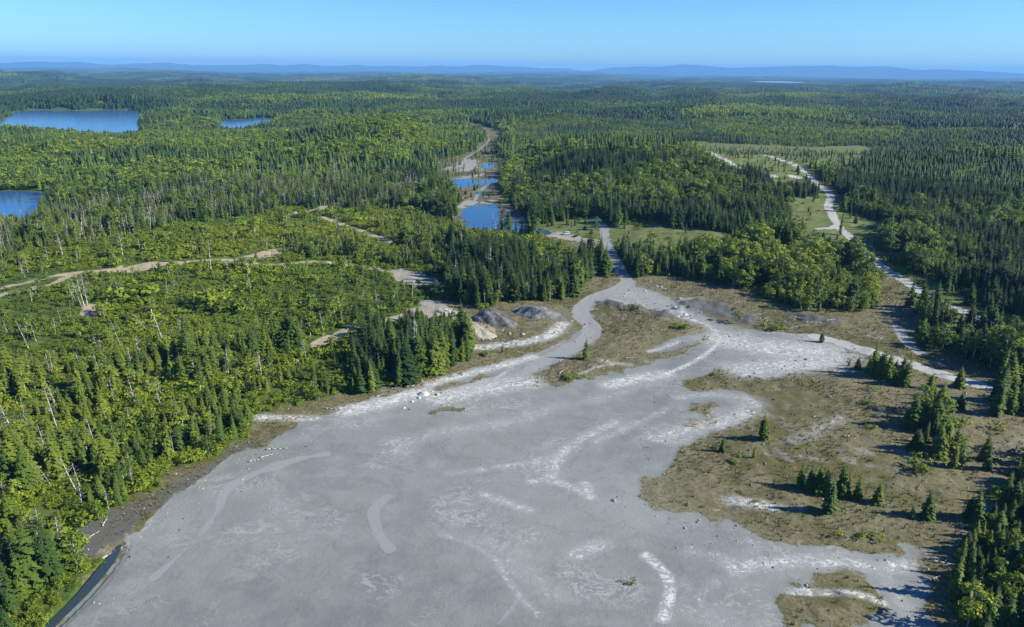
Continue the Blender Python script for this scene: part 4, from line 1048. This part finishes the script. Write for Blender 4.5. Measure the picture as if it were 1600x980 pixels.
for k in trees: trees[k] = np.vstack(trees[k])
ZLAB = {
    'regenwood': 'in the young mixed wood on the regrowth slope',
    'regen': 'on the bright green regrowth slope crossed by sandy tracks', 'snag': 'in the grey belt of dying forest above the regrowth slope', 'point': 'in the dense spruce wood beside the winding road',
    'shorestand': 'in the stand between the track and the tailings shore', 'bright': 'in the bright leafy stand above the brown flats', 'bushes': 'in the rounded thicket beside the washed out track',
    'midstand': 'in the spruce stand below the grassy clearing', 'islet': 'on the strip between the two arms of the gravel road', 'column': 'in the column of trees crossing the brown flats', 'roadstand': 'in the dark group below the haul road',
    'edgestand': 'where the haul road enters the forest', 'corner': 'in the dark stand at the lower right corner', 'ridge': 'on the wooded rise beyond the grassy clearing', 'plantation': 'in the even plantation on the far right hill',
    'hillside': 'on the mixed wooded hillside below the lakes', 'rightwood': 'in the dark forest along the right hand road', 'brightback': 'in the light green wood far behind', 'other': 'in the mixed wood on the left tailings shore'}
NOUN = {'spruce': 'dark green pointed spruce', 'broad': 'light green rounded broadleaf tree', 'dead': 'bare grey dead tree', 'shrub': 'low bright green leafy shrub'}
GRP = {'spruce': 'spruces', 'broad': 'broadleaf trees', 'dead': 'dead trees', 'shrub': 'shrubs'}
rest = {}
for kd in ('spruce', 'broad', 'dead', 'shrub'):
    T = trees[kd]
    px, py, dep = project(T[:, :3]); tx_, ty2, _ = project(T[:, :3] + np.array([0, 0, 1]) * T[:, 3:4])
    vis = (tx_ > -4) & (tx_ < 1604) & (ty2 < 975) & (py > 60) & (px > -15) & (px < 1615)
    size = np.where(vis, T[:, 3] / dep, -1)
    order = np.argsort(-size)
    n = 300 - singles[kd]
    pick = order[:n]
    for j, i in enumerate(pick):
        x, y, z, H, W, rot, tint, zi = T[i]
        key = ZONE_KEYS[int(zi)] if zi >= 0 else 'other'
        if key == 'other' and x > 60: key = 'rightwood'
        new_tree(kd, j * 5 + int(rot * 7), x, y, z, H, W, rot, tint, f'{NOUN[kd]} {ZLAB[key]}', f'{GRP[kd]} {ZLAB[key]}')
    mk = np.ones(len(T), bool); mk[pick] = False
    rest[kd] = T[mk]
print('counts', {k: len(v) for k, v in trees.items()})

def near_far_idx(T, n_near, n_far, cut):
    d = np.hypot(T[:, 0], T[:, 1]); r = rng.integers(0, 1 << 30, len(T))
    return np.where(d < cut, r % n_near, n_near + r % n_far)
def whd(T, s=10.0): return np.column_stack([T[:, 4] / s, T[:, 4] / s, T[:, 3] / s])
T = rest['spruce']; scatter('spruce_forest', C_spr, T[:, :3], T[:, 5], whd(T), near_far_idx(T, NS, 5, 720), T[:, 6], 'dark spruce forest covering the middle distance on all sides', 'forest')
T = rest['broad']; scatter('broadleaf_forest', C_brd, T[:, :3], T[:, 5], whd(T), near_far_idx(T, NB, 4, 600), T[:, 6], 'light green broadleaf trees mixed through the forest in the middle distance', 'forest')
T = rest['dead']; scatter('dead_forest', C_ded, T[:, :3], T[:, 5], whd(T), rng.integers(0, ND + 3, len(T)), T[:, 6], 'grey belt of bare dead trees among the living forest', 'dead forest', tilt=rng.normal(0, .05, (len(T), 2)))
T = rest['shrub']; scatter('shrub_thicket', C_shr, T[:, :3], T[:, 5], whd(T, 1.7), rng.integers(0, NSH, len(T)), T[:, 6], 'bright green thicket of low shrubs over the cleared slope', 'shrub thicket')

# the distance: clumps
FX, FY, FZ, FS, FI, FT, VX = [], [], [], [], [], [], []
for coll, nm, (r0, r1, step), cfirst, cnt, lab in ((C_far, 'distant_forest', (1690, 4200, 17.0), 5, 5, 'distant wooded country of dark conifers and lighter broadleaf patches'),
                                         (C_vfar, 'far_forest', (4180, 15500, 80.0), 4, 4, 'bluish far forest stretching to the hills on the horizon')):
    X, Y = jitter_cells(r0, r1, step, -41, 41)
    L = layers(X, Y); h = height(X, Y, L)
    ok = (L['pond_s'] < -(12 if r0 < 4000 else 58)) & (L['mead_s'] < -3) & (L['road_s'] < -4)
    X, Y, h = X[ok], Y[ok], h[ok]
    t = n_typefar(X, Y) * .8 + .5 * n_type(X, Y) + .7 * n_typevf(X, Y)
    z, px, py = zone_of(X, Y); t = t + 2.3 * (z == ZONE_KEYS.index('brightback')) + .7 * (z == ZONE_KEYS.index('hillside'))
    mixed = (t + rng.normal(0, .35, len(X))) > 1.0
    idx = np.where(mixed, cfirst, 0) + rng.integers(0, cnt, len(X))
    s = rng.uniform(.85, 1.25, len(X)) * (1 if r0 < 4000 else 1.05)
    tint = np.clip(.16 + .24 * t + rng.normal(0, .12, len(X)), 0, 1)
    scatter(nm, coll, np.column_stack([X, Y, h]), rng.uniform(0, 6.28, len(X)), np.column_stack([s, s, s * rng.uniform(.85, 1.15, len(X))]), idx, tint, lab, 'forest')

# ------------------------------------------------------------------ rocks, logs, the parked vehicle
def rock_mesh(name, seed, mat, sub=2, rough=.3, flat_=.7):
    import bmesh
    bm = bmesh.new(); bmesh.ops.create_icosphere(bm, subdivisions=sub, radius=1.0)
    g = np.random.default_rng(seed); W1 = g.normal(0, 1, (9, 3)); ph = g.uniform(0, 6.28, 9)
    for v in bm.verts:
        p = np.array(v.co); s = 1.0
        for w_, f_ in zip(W1, ph): s += rough / 3 * math.sin(2.2 * (w_ @ p) + f_)
        s += g.uniform(-.08, .08)
        v.co = Vector((p[0] * s, p[1] * s * .8, max(p[2] * s * flat_, -.25)))
    me = bpy.data.meshes.new(name); bm.to_mesh(me); bm.free(); me.materials.append(mat)
    return me
def heap_mesh(name, seed, mat, rad, H):
    """a tipped heap: radial height field with a rubbly skin"""
    g = np.random.default_rng(seed); n = 46; vsx = []; fs = []
    ph = g.uniform(0, 6.28, 6)
    for i in range(n):
        for j in range(n):
            x = (i / (n - 1) * 2 - 1); y = (j / (n - 1) * 2 - 1); r = math.hypot(x, y); a = math.atan2(y, x)
            rim = .82 + .1 * math.sin(2 * a + ph[0]) + .07 * math.sin(3 * a + ph[1]) + .04 * math.sin(7 * a + ph[2])
            t = max(0.0, 1 - r / rim); z = H * min(1, t * 1.35) * (.85 + .15 * math.sin(5 * x + ph[3]) * math.cos(4 * y + ph[4]))
            if t > 0: z += (g.uniform(-.2, .3) + .5 * math.sin(x * 9 + ph[5]) * math.sin(y * 11 + ph[0])) * min(1, 4 * t)
            vsx.append((x * rad[0], y * rad[1], z - .35))
    for i in range(n - 1):
        for j in range(n - 1): fs.append((i * n + j, (i + 1) * n + j, (i + 1) * n + j + 1, i * n + j + 1))
    return np_mesh(name, vsx, fs, mat)
def put_heap(px, py, rad, H, mat, seed, name, label, cat, rot=0, group=None):
    x, y, z = ground_at(px, py)
    o = link(bpy.data.objects.new(name, heap_mesh(name, seed, mat, rad, H))); o.location = (x, y, z); o.rotation_euler = (0, 0, rot)
    return tag(o, label, cat, group)
put_heap(838, 490, (13, 9), 3.9, M_darkrock, 1, 'rock_pile', 'rounded heap of dark waste rock against the spruce wood', 'rock pile')
put_heap(770, 502, (14, 8), 4.2, M_darkrock, 2, 'rock_pile', 'long dark slope of tipped waste rock above the white silt channel', 'rock pile', R(-35))
put_heap(733, 521, (13, 9), 4.6, M_pinkrock, 3, 'rock_outcrop', 'buff coloured broken rock face above the shore stand', 'rock outcrop', R(-30))
put_heap(696, 488, (7, 5), 1.6, M_rock, 4, 'rock_pile', 'low grey pile of crushed rock on the pad above the shore stand', 'rock pile', R(-15))
rocks = [rock_mesh('boulder', 40 + i, M_white) for i in range(3)]; grocks = [rock_mesh('boulder', 50 + i, M_rock) for i in range(3)]; drocks = [rock_mesh('boulder', 60 + i, M_darkrock) for i in range(3)]
def boulder(px, py, s, mset, label, group):
    x, y, z = ground_at(px, py)
    if float(layers(np.array([x]), np.array([y]))['pond_s'][0]) > -1.5: return None
    o = link(bpy.data.objects.new('boulder', random.choice(mset))); o.location = (x, y, z + .05); o.rotation_euler = (0, 0, random.uniform(0, 6.28)); q = s * random.uniform(.75, 1.2); o.scale = (q, q * random.uniform(.7, 1.1), q * random.uniform(.6, 1))
    return tag(o, label, 'boulder', group)
for a, b, s in ((663, 617, 1.3), (655, 622, .8), (684, 617, 1.1), (645, 628, .6), (632, 638, .45), (676, 612, .5)):
    boulder(a, b, s, rocks, 'whitish boulder in the line along the pale shore of the tailings', 'white boulders on the shore')
for k in range(26):
    a, b = random.uniform(780, 900), random.uniform(500, 530)
    if k < 13: a, b = random.uniform(720, 790), random.uniform(520, 540)
    boulder(a, b, random.uniform(.3, .8), grocks if k % 3 else rocks, 'grey boulder scattered below the waste rock piles', 'boulders below the rock piles')
for a, b, s in ((1062, 468, 1.0), (1072, 492, 1.1), (1080, 494, .8), (1040, 452, .7), (1026, 448, .8), (1033, 449, .6), (1095, 489, .6), (1008, 455, .6), (1055, 480, .6)):
    boulder(a, b, s, rocks, 'pale slab of rock beside the grey wash at the road fork', 'pale slabs at the road fork')
for k in range(24):
    boulder(random.uniform(950, 1090), random.uniform(476, 500), random.uniform(.3, .7), drocks, 'dark rubble block on the bank along the grey wash', 'dark rubble on the bank')
for k in range(16):
    boulder(random.uniform(700, 800), random.uniform(300, 345), random.uniform(.5, 1.2), grocks, 'grey rock lying on the bare ground round the mine ponds', 'rocks round the mine ponds')
def log_mesh(seed, L=5.0):
    r = random.Random(seed); q = MB(); p = np.array([-L / 2, 0, .12]); 
    for k in range(4):
        e = p + np.array([L / 4, r.uniform(-.12, .12), r.uniform(-.04, .04)]); q.cone(p, e, .15 - .025 * k, .15 - .025 * (k + 1), 6)
        if k: q.cone(p, p + np.array([r.uniform(.1, .5), r.choice([-1, 1]) * r.uniform(.3, .7), r.uniform(.1, .5)]), .04, .015, 3)
        p = e
    return q.mesh('log', [M_log])
logs = [log_mesh(i, 4 + i) for i in range(4)]
LOGS = [(400, 720, 20), (420, 712, 35), (432, 702, 10), (180, 862, 60), (165, 815, 100), (140, 840, 70), (620, 610, -30), (648, 603, 15), (596, 618, 40), (850, 590, 10), (880, 580, 60), (930, 575, -20), (985, 560, 0), (1075, 535, 10), (1250, 497, -12), (1270, 504, -8), (1200, 498, 12),
        (1390, 495, 5), (1395, 470, -30), (1300, 500, 20), (1500, 640, 30), (1420, 640, 60), (1540, 700, 20), (985, 458, 30), (977, 462, 60), (700, 612, 30), (520, 640, -10), (465, 652, 0), (1460, 905, 20), (1475, 880, -20)]
for j, (a, b, an) in enumerate(LOGS):
    x, y, z = ground_at(a, b); o = link(bpy.data.objects.new('log', logs[j % 4])); o.location = (x, y, z + .02); o.rotation_euler = (0, 0, R(an)); o.scale = (1, 1.2, 1.2)
    where = 'along the left shore of the tailings' if a < 720 else ('on the banks by the winding road' if a < 1100 else 'on the brown flats right of the tailings')
    tag(o, f'bleached fallen log lying {where}', 'log', f'fallen logs {where}')

def car(px, py, rot):
    x, y, z = ground_at(px, py)
    e = link(bpy.data.objects.new('parked_car', None)); e.location = (x, y, z); e.rotation_euler = (0, 0, rot)
    tag(e, 'small pale blue grey van parked on the grass beside the pale gravel pad', 'van')
    paint = simple('white_paint', (.42, .46, .52), (.5, .54, .6), .5, .35, .5); glass = simple('dark_glass', (.02, .04, .09), (.03, .06, .12), .5, .1, .6); rub = simple('rubber', (.02, .02, .02), (.04, .04, .04), 3, .8)
    q = MB(); prof = [(-2.3, .45), (2.2, .45), (2.3, 1.0), (1.5, 1.15), (.75, 1.95), (-2.1, 2.05), (-2.35, 1.2)]
    n = len(prof); vs_ = [(a, -.92, b) for a, b in prof] + [(a, .92, b) for a, b in prof]
    q.add(vs_, [tuple(range(n)), tuple(range(2 * n - 1, n - 1, -1))] + [(i, i + n, (i + 1) % n + n, (i + 1) % n) for i in range(n)])
    me = q.mesh('body', [paint]); o = link(bpy.data.objects.new('body', me), e)
    bv = o.modifiers.new('bevel', 'BEVEL'); bv.width = .08; bv.segments = 2
    for sy in (-1, 1):
        w = MB(); yy = .925 * sy; w.add([(.55, yy, 1.85), (1.25, yy, 1.2), (-1.9, yy, 1.25), (-1.9, yy, 1.88), (.55, yy + .02 * sy, 1.85), (1.25, yy + .02 * sy, 1.2), (-1.9, yy + .02 * sy, 1.25), (-1.9, yy + .02 * sy, 1.88)], [(0, 1, 2, 3), (7, 6, 5, 4), (0, 4, 5, 1), (1, 5, 6, 2), (2, 6, 7, 3), (3, 7, 4, 0)])
        link(bpy.data.objects.new('side_window', w.mesh('side_window', [glass])), e)
        for sx in (-1.45, 1.45):
            t = MB(); t.cone((sx, .72 * sy, .36), (sx, .96 * sy, .36), .36, .36, 14); link(bpy.data.objects.new('wheel', t.mesh('wheel', [rub])), e)
    w = MB(); w.add([(1.47, -.75, 1.22), (1.47, .75, 1.22), (.8, .75, 1.92), (.8, -.75, 1.92), (1.50, -.75, 1.24), (1.50, .75, 1.24), (.83, .75, 1.94), (.83, -.75, 1.94)], [(0, 1, 2, 3), (7, 6, 5, 4), (0, 4, 5, 1), (1, 5, 6, 2), (2, 6, 7, 3), (3, 7, 4, 0)])
    link(bpy.data.objects.new('windscreen', w.mesh('windscreen', [glass])), e)
car(884, 367, R(200))

# ------------------------------------------------------------------ ground litter nobody could count
def tuft(seed):
    r = random.Random(seed); q = MB()
    for k in range(12):
        a = r.uniform(0, 6.28); d = r.uniform(.05, .28); b = np.array([d * math.cos(a), d * math.sin(a), 0]); t = b * r.uniform(1.5, 2.4) + np.array([0, 0, r.uniform(.25, .55)]); s = np.array([-math.sin(a), math.cos(a), 0]) * .05
        q.add([b - s, b + s, t], [(0, 1, 2)])
    return q.mesh('tuft', [M_dry])
C_tuft = lib('tuft_library'); [put(C_tuft, f'tuft_{i:02d}', tuft(i)) for i in range(4)]
X, Y = jitter_cells(75, 420, 1.35, -45, 48)
L = layers(X, Y); h = height(X, Y, L)
ok = (L['soil_s'] > 0) & (L['tail_s'] < -.3) & (L['road_s'] < -.5) & (L['grav_s'] < -.5) & ((n_dens(X, Y) * .5 + rng.normal(0, .5, len(X))) > .15) & (L['dark_s'] < 0)
s = rng.uniform(.6, 1.7, ok.sum())
scatter('grass_tufts', C_tuft, np.column_stack([X[ok], Y[ok], h[ok]]), rng.uniform(0, 6.28, ok.sum()), np.column_stack([s, s, s]), rng.integers(0, 4, ok.sum()), s * .5, 'dry yellowish grass tufts scattered over the brown flats', 'grass')
C_peb = lib('stone_library')
for i in range(3): put(C_peb, f'stone_{i:02d}', rock_mesh('stone', 80 + i, M_rock, 1))
for i in range(2): put(C_peb, f'stone_{i + 3:02d}', rock_mesh('stone', 90 + i, M_darkrock, 1))
X, Y = jitter_cells(75, 420, 1.9, -45, 48)
L = layers(X, Y); h = height(X, Y, L)
ok = (L['open_s'] > 0) & (L['pond_s'] < -1) & (rng.random(len(X)) < np.where(L['soil_s'] > -2, .3, .006))
s = rng.lognormal(-1.75, .45, ok.sum())
scatter('rubble', C_peb, np.column_stack([X[ok], Y[ok], h[ok]]), rng.uniform(0, 6.28, ok.sum()), np.column_stack([s, s, s]), rng.integers(0, 5, ok.sum()), s, 'loose stones and rubble strewn over the open ground', 'rubble')

# ------------------------------------------------------------------ haze
hz = NT('air')
pv = hz.n('ShaderNodeVolumePrincipled'); hz.t.links.new(pv.outputs[0], hz.out.inputs['Volume'])
pv.inputs['Color'].default_value = (.22, .52, 1.0, 1); pv.inputs['Density'].default_value = .00005; pv.inputs['Anisotropy'].default_value = 0.0
zlo = float(GZ.min()) - 3; zhi = float(max(GZ.max(), 130)) + 30
X0, X1, Y0, Y1 = -38500, 38500, -300, 43000
vv = [(x, y, z) for z in (zlo, zhi) for y in (Y0, Y1) for x in (X0, X1)]
me = np_mesh('haze', vv, [(0, 2, 3, 1), (4, 5, 7, 6), (0, 1, 5, 4), (2, 6, 7, 3), (0, 4, 6, 2), (1, 3, 7, 5)], hz.m)
tag(link(bpy.data.objects.new('haze', me)), 'thin blue haze filling the air towards the horizon', 'haze', kind='stuff')
